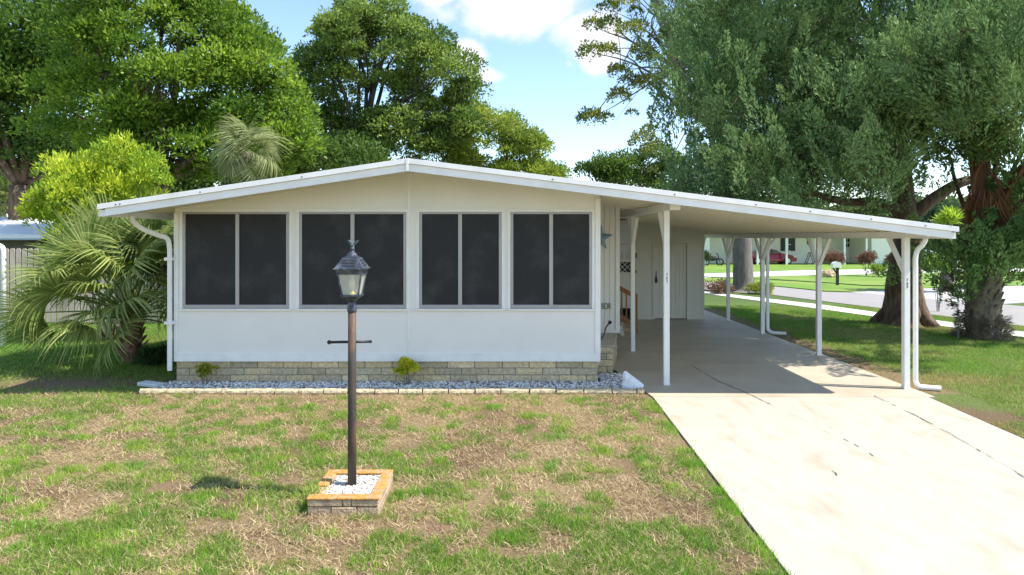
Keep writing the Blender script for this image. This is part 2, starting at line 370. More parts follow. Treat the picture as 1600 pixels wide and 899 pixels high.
# dry straw over the front lawn
N = 165000
y = 4.6+(10.72-4.6)*rng.random(N)**.95; x = rng.uniform(-1, 1, N)*(y*.80+.2)
def allowed(x, y):
    k = ~((x > 1.99) & (x < 6.26) & (y < 24)) & ~((x > -5.75) & (x < 2.2) & (y > 10.53) & (y < 24))
    k &= ~((x > -1.88) & (x < -1.17) & (y > 6.17) & (y < 6.99))
    k &= ~((x > 1.2) & (x < 2.4) & (y > 10.4))
    return k
k = allowed(x, y) & is_front(x, y) & (fbm(x, y, 3.0, 91) > .33*rng.random(N)+.22)
x, y = x[k], y[k]; n = len(x)
vs_, cs_ = blades('s', x, y, gzn(y)+rng.random(n)*.02, rng.uniform(.035,.10,n), rng.uniform(.005,.010,n), rng.uniform(.80,1.0,n),
                  lerpc((.82,.68,.40), (.27,.18,.085), rng.random(n)**1.1)*rng.uniform(.8,1.15,(n,1)))
straw = npmesh('dry_grass', vs_, 3, m_grass, cols=cs_); tag(straw, 'dry straw coloured grass lying over the front lawn', 'grass', kind='stuff')
# green blades and tufts over the front lawn
N = 520000
y = 4.6+(10.72-4.6)*rng.random(N)**1.0; x = rng.uniform(-1, 1, N)*(y*.80+.2)
g = green_mask(x, y); p = np.clip((g-.520)/.11, 0.12, 1)*np.clip(.3+1.2*vnoise(x, y, 15, 5), 0, 1)
k = allowed(x, y) & is_front(x, y) & (rng.random(N) < p*.8); x, y, g = x[k], y[k], g[k]; n = len(x)
tall = np.clip((g-.52)/.12, 0, 1)
cc = lerpc((.50,.47,.13), (.18,.34,.035), np.clip(tall*.9+rng.normal(0,.25,n), 0, 1))*rng.uniform(.7,1.2,(n,1))
vs_, cs_ = blades('g', x, y, gzn(y), (.02+.045*tall)*rng.uniform(.6,1.4,n), rng.uniform(.005,.0095,n), rng.uniform(.2,.95,n), cc)
# individual taller tufts
T = 420; ty = rng.uniform(4.8, 10.3, T); tx = rng.uniform(-1, 1, T)*(ty*.8); tx[:24] = 2.0+rng.normal(0,.03,24); ty[:24] = rng.uniform(5.0,10,24)
per = 130; x = np.repeat(tx, per)+rng.normal(0,1,T*per)*np.repeat(rng.uniform(.03,.11,T), per)*1.2; y = np.repeat(ty, per)+rng.normal(0,1,T*per)*np.repeat(rng.uniform(.03,.09,T), per)
k = (allowed(x, y) | ((x < 2.09) & (x > 1.9) & (y < 10.2))) & is_front(x, y); tc_ = np.repeat(rng.random(T), per)[k]; x, y = x[k], y[k]; n = len(x)
v2, c2 = blades('t', x, y, gzn(y), rng.uniform(.035,.10,n), rng.uniform(.005,.009,n), rng.uniform(.1,.8,n), lerpc((.15,.38,.03), (.36,.52,.06), tc_)*rng.uniform(.7,1.25,(n,1)))
gr = npmesh('green_grass', np.vstack([vs_, v2]), 3, m_grass, cols=np.vstack([cs_, c2])); tag(gr, 'patchy green grass growing through the dry front lawn', 'grass', kind='stuff')
# right lawn
N = 400000
y = 7.0+(24-7.0)*rng.random(N)**1.35; x = 6.28+(9.5)*rng.random(N); 
k = (x < y*.80+.6) & (fbm(x, y, 1.6, 31)+.25*np.clip((y-9)/5,0,1) > .17+.33*rng.random(N)); k &= ~((x < 6.7+.35*vnoise(x, y, 2.5, 8)) & (y > 9) & (rng.random(N) < .88)) & ~inpoly(x, y, ROADP) & ~inpoly(x, y, WALKP) & ~inpoly(x, y, SIDEP); x, y = x[k], y[k]; n = len(x)
t = np.clip(fbm(x, y, .8, 41)*1.6-.45+.35*np.clip((y-10)/5, 0, 1)+rng.normal(0,.18,n), 0, 1)
rl = blades('r', x, y, gzn(y), rng.uniform(.025,.07,n), rng.uniform(.005,.011,n), rng.uniform(.2,.85,n), lerpc((.50,.43,.17), (.18,.37,.035), t)*rng.uniform(.7,1.2,(n,1)))
# left yard
N = 170000
y = 10.6+(24-10.6)*rng.random(N)**1.3; x = -5.8-10*rng.random(N)
bare = np.exp(-((x+7.2)**2/3.2+(y-11.2)**2/.5)); k = (-x < y*.80+.6) & (rng.random(N) > bare*1.05) & ~((y<10.8)&(rng.random(N)<.3)); x, y = x[k], y[k]; n = len(x)
t = np.clip(.35+fbm(x, y, .7, 41)*.9+rng.normal(0,.15,n), 0, 1)
ll = blades('l', x, y, gzn(y), rng.uniform(.03,.08,n), rng.uniform(.006,.012,n), rng.uniform(.2,.85,n), lerpc((.50,.43,.17), (.18,.37,.035), t)*rng.uniform(.7,1.2,(n,1)))
gr = npmesh('side_grass', np.vstack([rl[0], ll[0]]), 3, m_grass, cols=np.vstack([rl[1], ll[1]])); tag(gr, 'green grass of the shaded side lawns either side of the home', 'grass', kind='stuff')

# ---------------------------------------------------------------- the home with its carport
WY = 11.23; FY = 10.10
house = empty('mobile_home', (-2, 11.3, 0), 'long white mobile home with low gable roof, four dark screened windows and attached carport', 'house')
RX, RZ = -1.543, 3.564; LX, LZ = -6.124, 2.883; EX, EZ = 6.598, 2.551
def rt(x): return RZ+(x-RX)*((EZ-RZ)/(EX-RX)) if x > RX else RZ+(x-RX)*((RZ-LZ)/(RX-LX))
XL, XR = (273-800)/F*WY, (937-800)/F*WY
def zf(py, Y=WY): return CAMZ-(py-HOR)/F*Y
def xf(px, Y=WY): return (px-800)/F*Y
wb = zf(563)
wins = [(285.5,452,368.5,374), (467.5,635,548,554), (655,784,716,722), (797.5,925,858,864)]
wz1, wz0 = zf(331.5), zf(482.5)
# front wall built round the window openings
b = MB(); xs_ = [XL]
for a0, a1, _, _ in wins: xs_ += [xf(a0), xf(a1)]
xs_.append(XR)
for i in range(0, len(xs_), 2): b.box(xs_[i], xs_[i+1], WY, WY+.1, wz0, wz1)
b.box(XL, XR, WY, WY+.1, wb, wz0)
b.build('front_wall', m_wall, house)
b = MB(); b.prism([(XL, wz1+.001), (XR, wz1+.001), (XR, rt(XR)-.10), (RX, rt(RX)-.10), (XL, rt(XL)-.10)], WY, WY+.1)
b.build('gable', m_gable, house)
b = MB()
b.box(XL-.01, XR+.01, WY-.022, WY-.0, wb-.02, wb+.115)           # bottom board
b.box(XL-.012, XL+.06, WY-.016, WY, wb+.116, rt(XL)-.17); b.box(XR-.075, XR+.012, WY-.02, WY+.1, wb+.116, rt(XR)-.15)
b.box(xf(639)-.018, xf(639)+.018, WY-.011, WY, wb+.116, rt(RX)-.17)
for a0, a1, _, _ in wins:
    x0, x1 = xf(a0), xf(a1)
    b.box(x0-.045, x1+.045, WY-.014, WY, wz1, wz1+.045); b.box(x0-.045, x0, WY-.014, WY, wz0, wz1-.001); b.box(x1, x1+.045, WY-.014, WY, wz0, wz1-.001)
b.build('wall_trim', m_trim, house, bevel=.003)
for a0, a1, c0, c1 in wins:
    x0, x1, d0, d1 = xf(a0), xf(a1), xf(c0), xf(c1); t = .048
    f = MB(); f.box(x0, x1, WY-.02, WY+.05, wz1-.035, wz1-.001); f.box(x0, x1, WY-.02, WY+.05, wz0+.002, wz0+.065)
    f.box(x0+.001, x0+t, WY-.018, WY+.05, wz0+.065, wz1-.035); f.box(x1-t, x1-.001, WY-.018, WY+.05, wz0+.065, wz1-.035)
    fr = f.build('window', m_frame, house, bevel=.004)
    mm = MB(); mm.box(d0, d1, WY-.026, WY+.04, wz0+.06, wz1-.036)
    mm.build('mullion', mat('mullion', (.40,.39,.39), .4, .05, 5, metal=.2) if 'mullion' not in bpy.data.materials else bpy.data.materials['mullion'], fr, bevel=.004)
    for (u0, u1) in ((x0+t, d0), (d1, x1-t)):
        s_ = MB(); s_.box(u0, u1, WY+.004, WY+.008, wz0+.065, wz1-.035); s_.build('screen', m_screen, fr)
    s_ = MB(); s_.box(x0-.05, x1+.05, WY-.05, WY, wz0-.028, wz0-.001)
    for q in (x0+.02, (x0+x1)/2, x1-.02): s_.box(q-.012, q+.012, WY-.055, WY-.051, wz0-.022, wz0-.006)
    s_.build('sill', m_trim, fr, bevel=.003)
# brick skirt
def bricks(x0, x1, z0, z1, Y, par, name, course=.115, blen=.45, thick=.1):
    bb = MB(); mo = MB(); mo.box(x0+.005, x1-.005, Y+.012, Y+thick, z0, z1-.004); row = 0; z = z1
    while z > z0+.01:
        zb = max(z0, z-course); x = x0-(blen/2 if row%2 else 0)
        while x < x1-.01:
            q = x+blen*random.uniform(.96,1.04)
            u0, u1 = max(x, x0), min(q, x1)
            if u1-u0 > .03:
                v = random.uniform(.78, 1.15); c = random.choice([(.62,.48,.28),(.55,.44,.28),(.66,.52,.33),(.50,.41,.27)])
                j = random.uniform(-.007,.006)
                bb.box(u0+.005, u1-.005, Y+j, Y+thick-.001, zb+.005, z-.005, tuple(e*v for e in c))
            x = q
        z = zb; row += 1
    bb.v = [(a, b_, c) for a, b_, c in bb.v]
    o = bb.build(name, m_brick, par, bevel=.008); mo.build('mortar', m_mortar, o); return o
bricks(XL+.01, XR-.02, -.03, wb-.022, WY+.03, house, 'brick_skirt')
bricks(XR-.0, 1.78, -.03, .475, 12.0, house, 'brick_step')
bricks(XR+.1, 2.09, -.03, .50, 13.55, house, 'brick_skirt', blen=.42)
b = MB(); b.slab([(XR,12.0),(1.80,12.0),(2.08,13.52),(XR,13.52)], .478, .50); b.build('step_cap', mat('cap_stone', (.45,.40,.33), .9, .2, 12, .5, 40), house)
b = MB(); b.slab([(1.44,12.1),(1.775,12.1),(2.06,13.5),(1.44,13.5)], -.02, .477); b.build('step_core', m_stone, house)
# recessed grooved siding beside the front room
b = MB(); g0 = 0
xw = XR-.25
while xw < 2.09:
    b.box(xw, min(xw+.095, 2.10), 13.60, 13.66, .50, 3.05); b.box(xw+.095, min(xw+.108, 2.10), 13.612, 13.66, .50, 3.05); xw += .108
b.box(2.06, 2.115, 13.585, 13.68, .50, 3.03); b.box(XR-.2, 2.12, 13.58, 13.598, .49, .56)
b.build('side_siding', m_siding, house, bevel=.003)
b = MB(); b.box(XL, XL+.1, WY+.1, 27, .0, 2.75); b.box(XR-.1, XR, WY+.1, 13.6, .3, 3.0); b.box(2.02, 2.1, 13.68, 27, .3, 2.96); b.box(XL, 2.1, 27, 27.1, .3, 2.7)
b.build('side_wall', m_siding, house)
# roof slab
b = MB()
pr = [(LX+.02, rt(LX+.02)), (RX, RZ), (EX-.02, rt(EX-.02)), (EX-.02, rt(EX-.02)-.07), (RX, RZ-.07), (LX+.02, rt(LX+.02)-.07)]
b.prism([(x, z-.008) for x, z in pr], FY+.03, 27.6); b.build('roof', m_roof, house)
b = MB(); x = LX+.12
def under(x0, x1, d0, d1):
    return [(x0, rt(x0)-d0), (x1, rt(x1)-d0), (x1, rt(x1)-d1), (x0, rt(x0)-d1)]
for (a0, a1) in ((LX+.1, RX), (RX, EX-.1)): b.prism(under(a0, a1, .079, .10), FY+.035, 27.5)
y0 = FY+.3
while y0 < 23:                                                   # panel seams under the pan roof
    b.prism(under(1.5, EX-.14, .1001, .112), y0, y0+.012)
    b.prism(under(LX+.14, XL, .1001, .112), y0, y0+.012); y0 += .305
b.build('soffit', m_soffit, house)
b = MB()
for (a0, a1) in ((LX, RX-.002), (RX+.002, EX)):
    b.prism(under(a0, a1, -.004, .072), FY-.03, FY+.028)
    b.prism(under(a0+(.1 if a0 == LX else 0), a1-(.09 if a1 == EX else 0), .074, .185), FY, FY+.028)
b.prism([(RX-.02,RZ-.19),(RX+.02,RZ-.19),(RX+.02,RZ+.002),(RX-.02,RZ+.002)], FY-.036, FY-.031)
b.build('fascia', m_trim, house, bevel=.006)
for q in (LX+.28, LX+.34, -4.6, -3.1, .6, 2.4, 3.6, 4.4, 5.3, 6.1):
    b = MB(); b.box(q-.01, q+.01, FY-.034, FY-.031, rt(q)-.05, rt(q)-.035); b.build('fascia_screw', m_blackmetal, house)
for xx, nm in ((LX+.04, 'gutter'), (EX-.06, 'gutter')):
    b = MB(); z = rt(xx); b.box(xx-.05, xx+.05, FY+.03, 27.5, z-.18, z-.085); b.build(nm, m_trim, house)
# carport posts, braces, beams
def post(X, Y, ztop, br, num=False, w=.09):
    b = MB(); b.box(X-w/2, X+w/2, Y-w/2, Y+w/2, .014, ztop)
    b.box(X-w/2-.006, X+w/2+.006, Y-w/2-.006, Y+w/2+.006, .014, .05)
    o = b.build('post', m_post, house, bevel=.006)
    for s in br:
        q = MB(); q.bar((X, Y+s*.04, ztop-.55), (X, Y+s*.48, ztop-.02), .045, .07, up=(1,0,0)); q.build('brace', m_post, o, bevel=.004)
    q = MB()
    for dz in (.03, .07, .11): q.tube([(X-.0, Y-w/2-.012, ztop+dz), (X, Y-w/2+.0, ztop+dz)], .011, 8)
    q.build('bolt', m_blackmetal, o)
    return o
XP = 6.20
pr1 = post(XP, 10.75, 2.40, (1,)); post(XP, 13.80, 2.40, (-1, 1)); post(XP, 16.90, 2.40, (-1, 1)); post(XP, 19.58, 2.40, (-1, 1)); post(XP, 22.4, 2.40, (-1,))
zl = rt(2.5)-.23
pl1 = post(2.495, 11.04, zl, (1,)); post(2.53, 14.30, zl, (-1, 1), w=.085)
b = MB(); b.box(XP-.03, XP+.03, FY+.05, 23.1, 2.401, 2.49); b.build('carport_beam', m_post, house, bevel=.003)
b = MB(); b.box(2.47, 2.53, 10.5, 19.8, zl+.001, rt(2.5)-.103); b.build('carport_beam', m_post, house, bevel=.003)
b = MB(); b.box(2.42, 2.58, 10.46, 10.5, zl-.01, rt(2.5)-.105); b.build('beam_cap', m_trim, house, bevel=.003)
def text(s, size, loc, par, m, name, sxx=1.0):
    cu = bpy.data.curves.new('t', 'FONT'); cu.body = s; cu.size = size; cu.align_x = 'CENTER'; cu.align_y = 'CENTER'; cu.extrude = .002; cu.space_line = .85
    to = bpy.data.objects.new('t', cu); C.objects.link(to); bpy.context.view_layer.update()
    me = bpy.data.meshes.new_from_object(to.evaluated_get(bpy.context.evaluated_depsgraph_get())); bpy.data.objects.remove(to)
    me.transform(Matrix.Translation(loc) @ Matrix.Rotation(math.radians(90), 4, 'X') @ Matrix.Diagonal((sxx,1,1,1))); me.name = name
    return link(name, me, m, par)
m_ink = mat('number_ink', (.05,.045,.04), .6, .1, 5)
text('7\n6\n3', .062, (2.495, 11.04-.047, zf(434.5, 11.0)), pl1, m_ink, 'house_number')
text('7\n6\n3', .062, (XP+.0, 10.75-.047, zf(443, 10.7)), pr1, m_ink, 'house_number')
# downspouts
def spout(pts, name, par=None, w=.048):
    b = MB(); b.tube(pts, w*1.2, 8, sq=.8); return b.build(name, m_trim, house, smooth=False, bevel=.0)
def curve(pts, n=6):
    P = [Vector(p) for p in pts]; out_ = []
    for i in range(len(P)-1):
        p0, p1, p2, p3 = P[max(i-1,0)], P[i], P[i+1], P[min(i+2,len(P)-1)]
        for k_ in range(n):
            t = k_/n; out_.append(.5*((2*p1)+(-p0+p2)*t+(2*p0-5*p1+4*p2-p3)*t*t+(-p0+3*p1-3*p2+p3)*t**3))
    return out_+[P[-1]]
spout(curve([(-5.98,10.75,2.74),(-5.97,10.76,2.66),(-5.88,10.85,2.54),(-5.72,11.0,2.44),(-5.62,11.12,2.38),(-5.60,11.16,2.24),(-5.60,11.17,2.0)])+[Vector((-5.60,11.17,.22))], 'downspout', w=.035)
for z_ in (.98, 2.02): b = MB(); b.box(-5.66,-5.53,11.10,11.215,z_,z_+.05); b.build('downspout_strap', m_trim, house)
XD = 6.395
spout(curve([(6.55,10.82,2.44),(6.55,10.82,2.36),(6.50,10.82,2.27),(6.43,10.82,2.20),(XD,10.82,2.08),(XD,10.82,1.9)])+[Vector((XD,10.82,.22))]+curve([(XD,10.82,.13),(6.42,10.78,.05),(6.52,10.75,.035),(6.72,10.70,.028)]), 'downspout', w=.035)
spout(curve([(6.55,16.98,2.44),(6.53,16.98,2.32),(6.42,16.98,2.2),(6.36,16.98,2.05),(6.36,16.98,1.9)])+[Vector((6.36,16.98,.2))]+curve([(6.37,16.98,.1),(6.45,16.9,.04),(6.75,16.8,.03)]), 'downspout', w=.035)
# shed at the back of the carport
SY = 19.85
b = MB(); sx0, sx1 = 2.1, 5.58; d0, d1, dz = 4.14, 5.08, 2.22
b.prism([(sx0,.014),(d0,.014),(d0,dz),(d1,dz),(d1,.014),(sx1,.014),(sx1,rt(sx1)-.105),(sx0,rt(sx0)-.105)], SY, SY+.08)
b.box(sx1-.08, sx1, SY+.08, 23.0, .014, rt(sx1)-.11); b.box(sx0, sx1, 23.0, 23.08, .014, rt(sx1)-.11)
xg = sx0+.2
shed = b.build('shed_wall', m_siding_shaded, house)
b = MB(); b.box(sx0, d0-.05, SY-.02, SY-.001, .014, .10); b.box(d1+.05, sx1, SY-.02, SY-.001, .014, .10)
b.box(d0-.06, d0, SY-.025, SY-.001, .014, dz+.06); b.box(d1, d1+.06, SY-.025, SY-.001, .014, dz+.06); b.box(d0, d1, SY-.025, SY-.001, dz, dz+.06); b.box(sx1-.05, sx1+.01, SY-.02, SY-.001, .1, 2.5)
b.build('shed_trim', m_siding_shaded, house)
b = MB(); xg = d0+.004
while xg < d1-.01: b.box(xg, min(xg+.11, d1-.004), SY+.012, SY+.05, .04, dz-.01); b.box(min(xg+.11,d1-.004), min(xg+.122,d1-.003), SY+.02, SY+.05, .04, dz-.01); xg += .122
dr = b.build('shed_door', m_siding_shaded, house)
b = MB(); b.box(d0+.03, d0+.07, SY-.03, SY+.01, 1.2, 1.27); b.box(d0+.015, d0+.085, SY-.045, SY-.0, 1.08, 1.2); b.tube([(d0+.05,SY-.02,1.2),(d0+.05,SY-.02,1.42)], .012, 6)
b.build('door_lock', m_blackmetal, dr, bevel=.006)
# entry screen wall with window and lattice, and the steps down to the slab
b = MB(); ex0, ex1, EY = 2.1, 3.27, 18.3
b.box(ex0, ex1, EY, EY+.06, .5, 1.46); b.box(ex0, ex1, EY, EY+.06, 2.62, rt(ex1)-.11); b.box(ex1-.06, ex1, EY, EY+.06, 1.46, 2.62); b.box(ex0, ex1-.06, EY, EY+.06, 1.74, 1.79); b.box(ex0, ex1-.06, EY-.02, EY, 1.74, 1.80)
b.box(ex1-.08, ex1, EY+.07, SY, .014, rt(ex1)-.11)
en = b.build('entry_wall', m_siding_shaded, house)
b = MB()
for i in range(9):
    x0 = ex0+.02+i*.14
    if x0+.28 < ex1-.0:
        b.bar((x0, EY+.02, 1.46), (x0+.28, EY+.02, 1.74), .012, .03, up=(0,1,0)); b.bar((x0+.28, EY+.035, 1.46), (x0, EY+.035, 1.74), .012, .03, up=(0,1,0))
b.build('lattice', m_white, en)
b = MB(); b.box(ex0, ex1-.06, EY+.045, EY+.055, 1.46, 1.74); b.build('lattice_backing', m_dark, en)
b = MB(); b.box(ex0, ex1-.061, EY+.03, EY+.04, 1.79, 2.62); b.build('entry_pane', mat('pane', (.50,.52,.56), .2, .12, 3), en)
b = MB(); b.box(2.72,3.2,EY-.012,EY+.0,2.20,2.225); b.box(2.6,3.2,EY-.012,EY+.0,1.86,1.875)
for q in (2.86, 2.96, 3.1): b.box(q-.008, q+.008, EY-.012, EY, 1.87, 1.87+.14)
b.build('pane_rail', m_frame, en)
b = MB(); b.box(ex1-.02, ex1+.03, EY-.06, EY-.01, .05, 2.0); b.box(ex1-.03, ex1+.06, EY-.08, EY-.03, 1.45, 1.52); b.box(ex1-.01, ex1+.06, EY-.09, EY-.02, 1.85, 1.98)
b.build('door_edge', m_blackmetal, en)
st = MB()
for i in range(4): st.box(2.1, 2.45+i*.24, 17.05, 18.28, .014+(3-i)*.17, .014+(4-i)*.17-.002)
st.build('entry_steps', m_stone, house)
b = MB(); b.bar((2.14,17.0,1.42), (3.08,17.0,.92), .05, .11); b.box(3.04,3.12,16.95,17.03,.014,1.0); b.bar((2.14,17.0,.72), (3.05,17.0,.22), .04, .08)
for i in range(7): x = 2.25+i*.12; z = 1.42-(x-2.14)*.53; b.box(x-.016, x+.016, 16.985, 17.015, z-.72, z-.04)
b.build('stair_railing', m_wood, house, bevel=.004)
# items hung on or standing by the home
star = MB(); cx, cz, R1, R2, Ys = xf(938, 13.5), zf(371.5, 13.5), .27, .105, 13.54
ring = [(cx+(R1 if i%2 == 0 else R2)*math.sin(i*math.pi/5+.10), cz+(R1 if i%2 == 0 else R2)*math.cos(i*math.pi/5+.10)) for i in range(10)]
vs = [(x, Ys, z) for x, z in ring]+[(cx, Ys-.07, cz), (cx, Ys+.01, cz)]
star.add(vs, [(i, (i+1)%10, 10) for i in range(10)]+[((i+1)%10, i, 11) for i in range(10)])
tag(star.build('wall_star', m_blue), 'blue metal barn star hung on the grooved siding', 'star')
o = text('BOR', .165, (xf(948,13.5), 13.56, zf(479.5,13.5)), None, m_ink, 'wall_letters', .58); tag(o, 'small dark letters BOR fixed to the grooved siding', 'letters')
b = MB(); b.tube(curve([at(953,504,13.3), at(947,512,13.2), at(944,522,13.0), at(938,533,12.6)]), .014, 6); b.blob(at(953,504,13.3), .04, 6, 4)
tag(b.build('hose_pipe', m_blackmetal), 'thin black cable hanging beside the brick step', 'cable')
b = MB(); b.add([at(964,508,16.4), at(972,510,16.3), at(976,524,16.1), at(974,526,16.1), at(965,520,16.3), at(966,511,16.5), at(970,514,16.5), at(972,523,16.4)], [(0,1,2,3,4),(5,6,7),(0,5,6,1),(1,6,7,2),(2,7,3),(3,7,4),(4,7,5,0)])
tag(b.build('plastic_chute', m_plastic), 'white plastic chute at the foot of the entry steps', 'chute')
# crumpled white bag on the gravel
b = MB(); P = at(984, 598, 10.72)
n = 14; vs = []; rr = random.Random(4)
for i, (h_, rx_, ry_, ox) in enumerate([(0,.17,.11,.02),(.05,.175,.11,.02),(.10,.13,.09,-.0),(.16,.085,.06,-.04),(.21,.05,.035,-.075),(.25,.02,.015,-.09)]):
    for j in range(n):
        t = 2*math.pi*j/n; k_ = 1+rr.uniform(-.14,.14); vs.append((P.x+.03+ox+rx_*k_*math.cos(t), 10.78+ry_*k_*math.sin(t), h_+.03+rr.uniform(-.008,.008)))
b.add(vs, [(i*n+j, i*n+(j+1)%n, (i+1)*n+(j+1)%n, (i+1)*n+j) for i in range(5) for j in range(n)]+[tuple(5*n+j for j in range(n)), tuple(range(n))[::-1]])
tag(b.build('plastic_bag', m_plastic, smooth=False), 'crumpled white plastic bag on the gravel by the driveway corner', 'bag')
b = MB(); p0 = at(218,597,11.0); p1 = at(252,603,10.85)
b.slab([(-6.02,10.95),(-5.62,10.78),(-5.58,10.95),(-5.95,11.13)], .01, .075)
b.box(-5.75,-5.6,10.97,11.05,.012,.05)
tag(b.build('splash_block', m_splash, bevel=.015), 'pale concrete splash block under the left downspout', 'splash block')

# gravel bed and edging stones
def pebbles(name, pts, rmin, rmax, cols, lab, cat):
    b = MB(); r = random.Random(3)
    ico = [(0,0,1),(.89,0,.45),(.28,.85,.45),(-.72,.53,.45),(-.72,-.53,.45),(.28,-.85,.45),(.72,.53,-.45),(-.28,.85,-.45),(-.89,0,-.45),(-.28,-.85,-.45),(.72,-.53,-.45),(0,0,-1)]
    fc = [(0,1,2),(0,2,3),(0,3,4),(0,4,5),(0,5,1),(1,6,2),(2,7,3),(3,8,4),(4,9,5),(5,10,1),(6,7,2),(7,8,3),(8,9,4),(9,10,5),(10,6,1),(11,7,6),(11,8,7),(11,9,8),(11,10,9),(11,6,10)]
    for (x, y, z) in pts:
        s = r.uniform(rmin, rmax); a = r.uniform(.6, 1.2); bz = r.uniform(.45,.8); th = r.uniform(0, 6.28); ct, st_ = math.cos(th), math.sin(th)
        c = r.choice(cols); v = r.uniform(.8, 1.15)
        b.add([(x+s*(ct*p[0]-st_*p[1]*a)*r.uniform(.85,1.1), y+s*(st_*p[0]+ct*p[1]*a)*r.uniform(.85,1.1), z+s*bz*p[2]) for p in ico], fc, tuple(e*v for e in c))
    o = b.build(name, m_pebble); return tag(o, lab, cat, kind='stuff')
b = MB(); b.slab([(-5.7,10.58),(2.04,10.58),(1.83,11.99),(XR-.03,11.99),(XR-.03,11.22),(-5.7,11.22)], -.01, .012)
tag(b.build('gravel_bed', mat('bed_soil', (.20,.17,.14), .95, .3, 30, .6, 60)), kind='structure')
pts = []
while len(pts) < 5200:
    x, y = random.uniform(-5.66, 2.0), random.uniform(10.66, 11.95)
    if y > 11.24 and x < XR+.02: continue
    if x > 2.08-(y-10.5)*.13: continue
    pts.append((x, y, .014+random.random()*.018))
pebbles('gravel', pts, .012, .026, [(.90,.83,.74),(.92,.87,.80),(.50,.46,.44),(.62,.55,.49),(.80,.76,.71),(.30,.27,.25),(.74,.70,.68)], 'white and grey gravel in the bed below the windows', 'gravel')
xe = -5.72; i = 0; stones = []
while xe < 2.0:
    ln = random.uniform(.36, .44); ln = min(ln, 2.04-xe); 
    b = MB(); m_ = 6; h = random.uniform(.060,.078); yb = 10.50+random.uniform(-.012,.012)+.025
    n = 8; vs = []
    for k_ in range(n+1):
        x = xe+.008+(ln-.016)*k_/n
        for (yy_, zz_) in ((yb-.055,-.03), (yb-.07,.02), (yb-.06,h-.02), (yb-.035,h), (yb+.05,h-.005), (yb+.07,h-.03), (yb+.07,-.03)):
            vs.append((x+random.uniform(-.004,.004), yy_+random.uniform(-.009,.009), zz_+random.uniform(-.006,.006)))
    q = 7; fs = [(a_*q+c_, a_*q+c_+1, (a_+1)*q+c_+1, (a_+1)*q+c_) for a_ in range(n) for c_ in range(q-1)]+[tuple(range(q))[::-1], tuple(n*q+c_ for c_ in range(q))]
    b.add(vs, fs); o = b.build('edging_stone', m_edge); tag(o, None, 'edging stone', 'edging stones along the gravel bed'); stones.append(o)
    xe += ln+.006
nst = len(stones)
for i, o in enumerate(stones):
    ordw = ['first','second','third','fourth','fifth','sixth','seventh','eighth','ninth','tenth']
    if i < nst/2: o['label'] = 'cream edging stone, %s from the left end of the row below the windows' % ordw[min(i,9)]
    else: o['label'] = 'cream edging stone, %s from the driveway end of the row below the windows' % ordw[min(nst-1-i,9)]

# ---------------------------------------------------------------- lamp post in its planter
PX0, PX1, PY0, PY1, PZ = -1.86, -1.21, 6.19, 6.96, .03
g_ = gz(6.5)
pl = empty('stone_planter', (-1.535, 6.57, g_), 'square block planter with orange lichen rim round the lamp post', 'planter')
b = MB(); w_ = .10
for (z0, z1, sh) in ((g_-.06, g_+.055, 0), (g_+.06, PZ-.015, 1)):
    def wallx(y0, y1):
        cuts = [PX0, PX0+.22+.1*sh, PX0+.45-.05*sh, PX1]
        for a0, a1 in zip(cuts[:-1], cuts[1:]): b.box(a0+.002, a1-.002, y0+random.uniform(-.004,.004), y1, z0, z1)
    wallx(PY0, PY0+w_); wallx(PY1-w_, PY1)
    for x0, x1 in ((PX0, PX0+w_), (PX1-w_, PX1)): b.box(x0, x1, PY0+w_+.001, PY0+.38, z0, z1); b.box(x0, x1, PY0+.384, PY1-w_-.001, z0, z1)
b.build('block_wall', m_stone, pl, bevel=.01)
b = MB()
b.box(PX0-.006, PX1+.006, PY0-.006, PY0+w_+.005, PZ-.014, PZ+.006); b.box(PX0-.004, PX1+.004, PY1-w_, PY1+.004, PZ-.014, PZ+.004)
b.box(PX0-.004, PX0+w_, PY0+.33, PY1-w_-.002, PZ-.014, PZ+.005); b.box(PX1-w_, PX1+.004, PY0+w_+.007, PY1-w_-.002, PZ-.014, PZ+.005)
b.build('coping', m_lichen, pl, bevel=.008)
b = MB(); b.box(PX0+w_, PX1-w_, PY0+w_, PY1-w_, g_, PZ-.045); b.build('soil_fill', m_stone, pl)
pts = [(random.uniform(PX0+.11, PX1-.11), random.uniform(PY0+.12, PY1-.11), PZ-.040+random.random()*.022) for _ in range(900)]
pebbles('white_pebbles', pts, .010, .022, [(.66,.62,.54),(.72,.68,.62),(.58,.53,.43),(.45,.41,.35)], 'white pebbles filling the planter at the lamp post foot', 'pebbles')
lp = empty('lamp_post', (-1.546, 6.6, PZ-.03), 'rusty brown lamp post with grey four sided lantern and eagle finial', 'lamp post')
lx, ly = -1.546, 6.6
b = MB(); b.tube([(lx,ly,PZ-.05),(lx,ly,.5),(lx,ly,1.0),(lx,ly,1.69)], [.043,.041,.040,.039], 20); b.build('pole', m_rust, lp, smooth=True)
b = MB(); b.tube([(lx,ly,1.68),(lx,ly,1.69),(lx,ly,1.735),(lx,ly,1.74),(lx,ly,1.775)], [.043,.046,.046,.041,.038], 20); b.build('collar', m_pewter, lp, smooth=False)
b = MB(); b.tube([(lx-.215,ly,1.385),(lx+.175,ly,1.392)], .013, 10); b.blob((lx-.222,ly,1.385), .021, 10, 6, 0); b.blob((lx+.178,ly,1.392), .016, 10, 6, 0); b.build('ladder_rest', m_blackmetal, lp, smooth=True)
def frus(b, z0, z1, r0, r1): 
    vs = [(lx+sx_*r, ly+sy_*r, z) for z, r in ((z0, r0), (z1, r1)) for sx_, sy_ in ((-1,-1),(1,-1),(1,1),(-1,1))]
    b.add(vs, [(0,3,2,1),(4,5,6,7),(0,1,5,4),(1,2,6,5),(2,3,7,6),(3,0,4,7)])
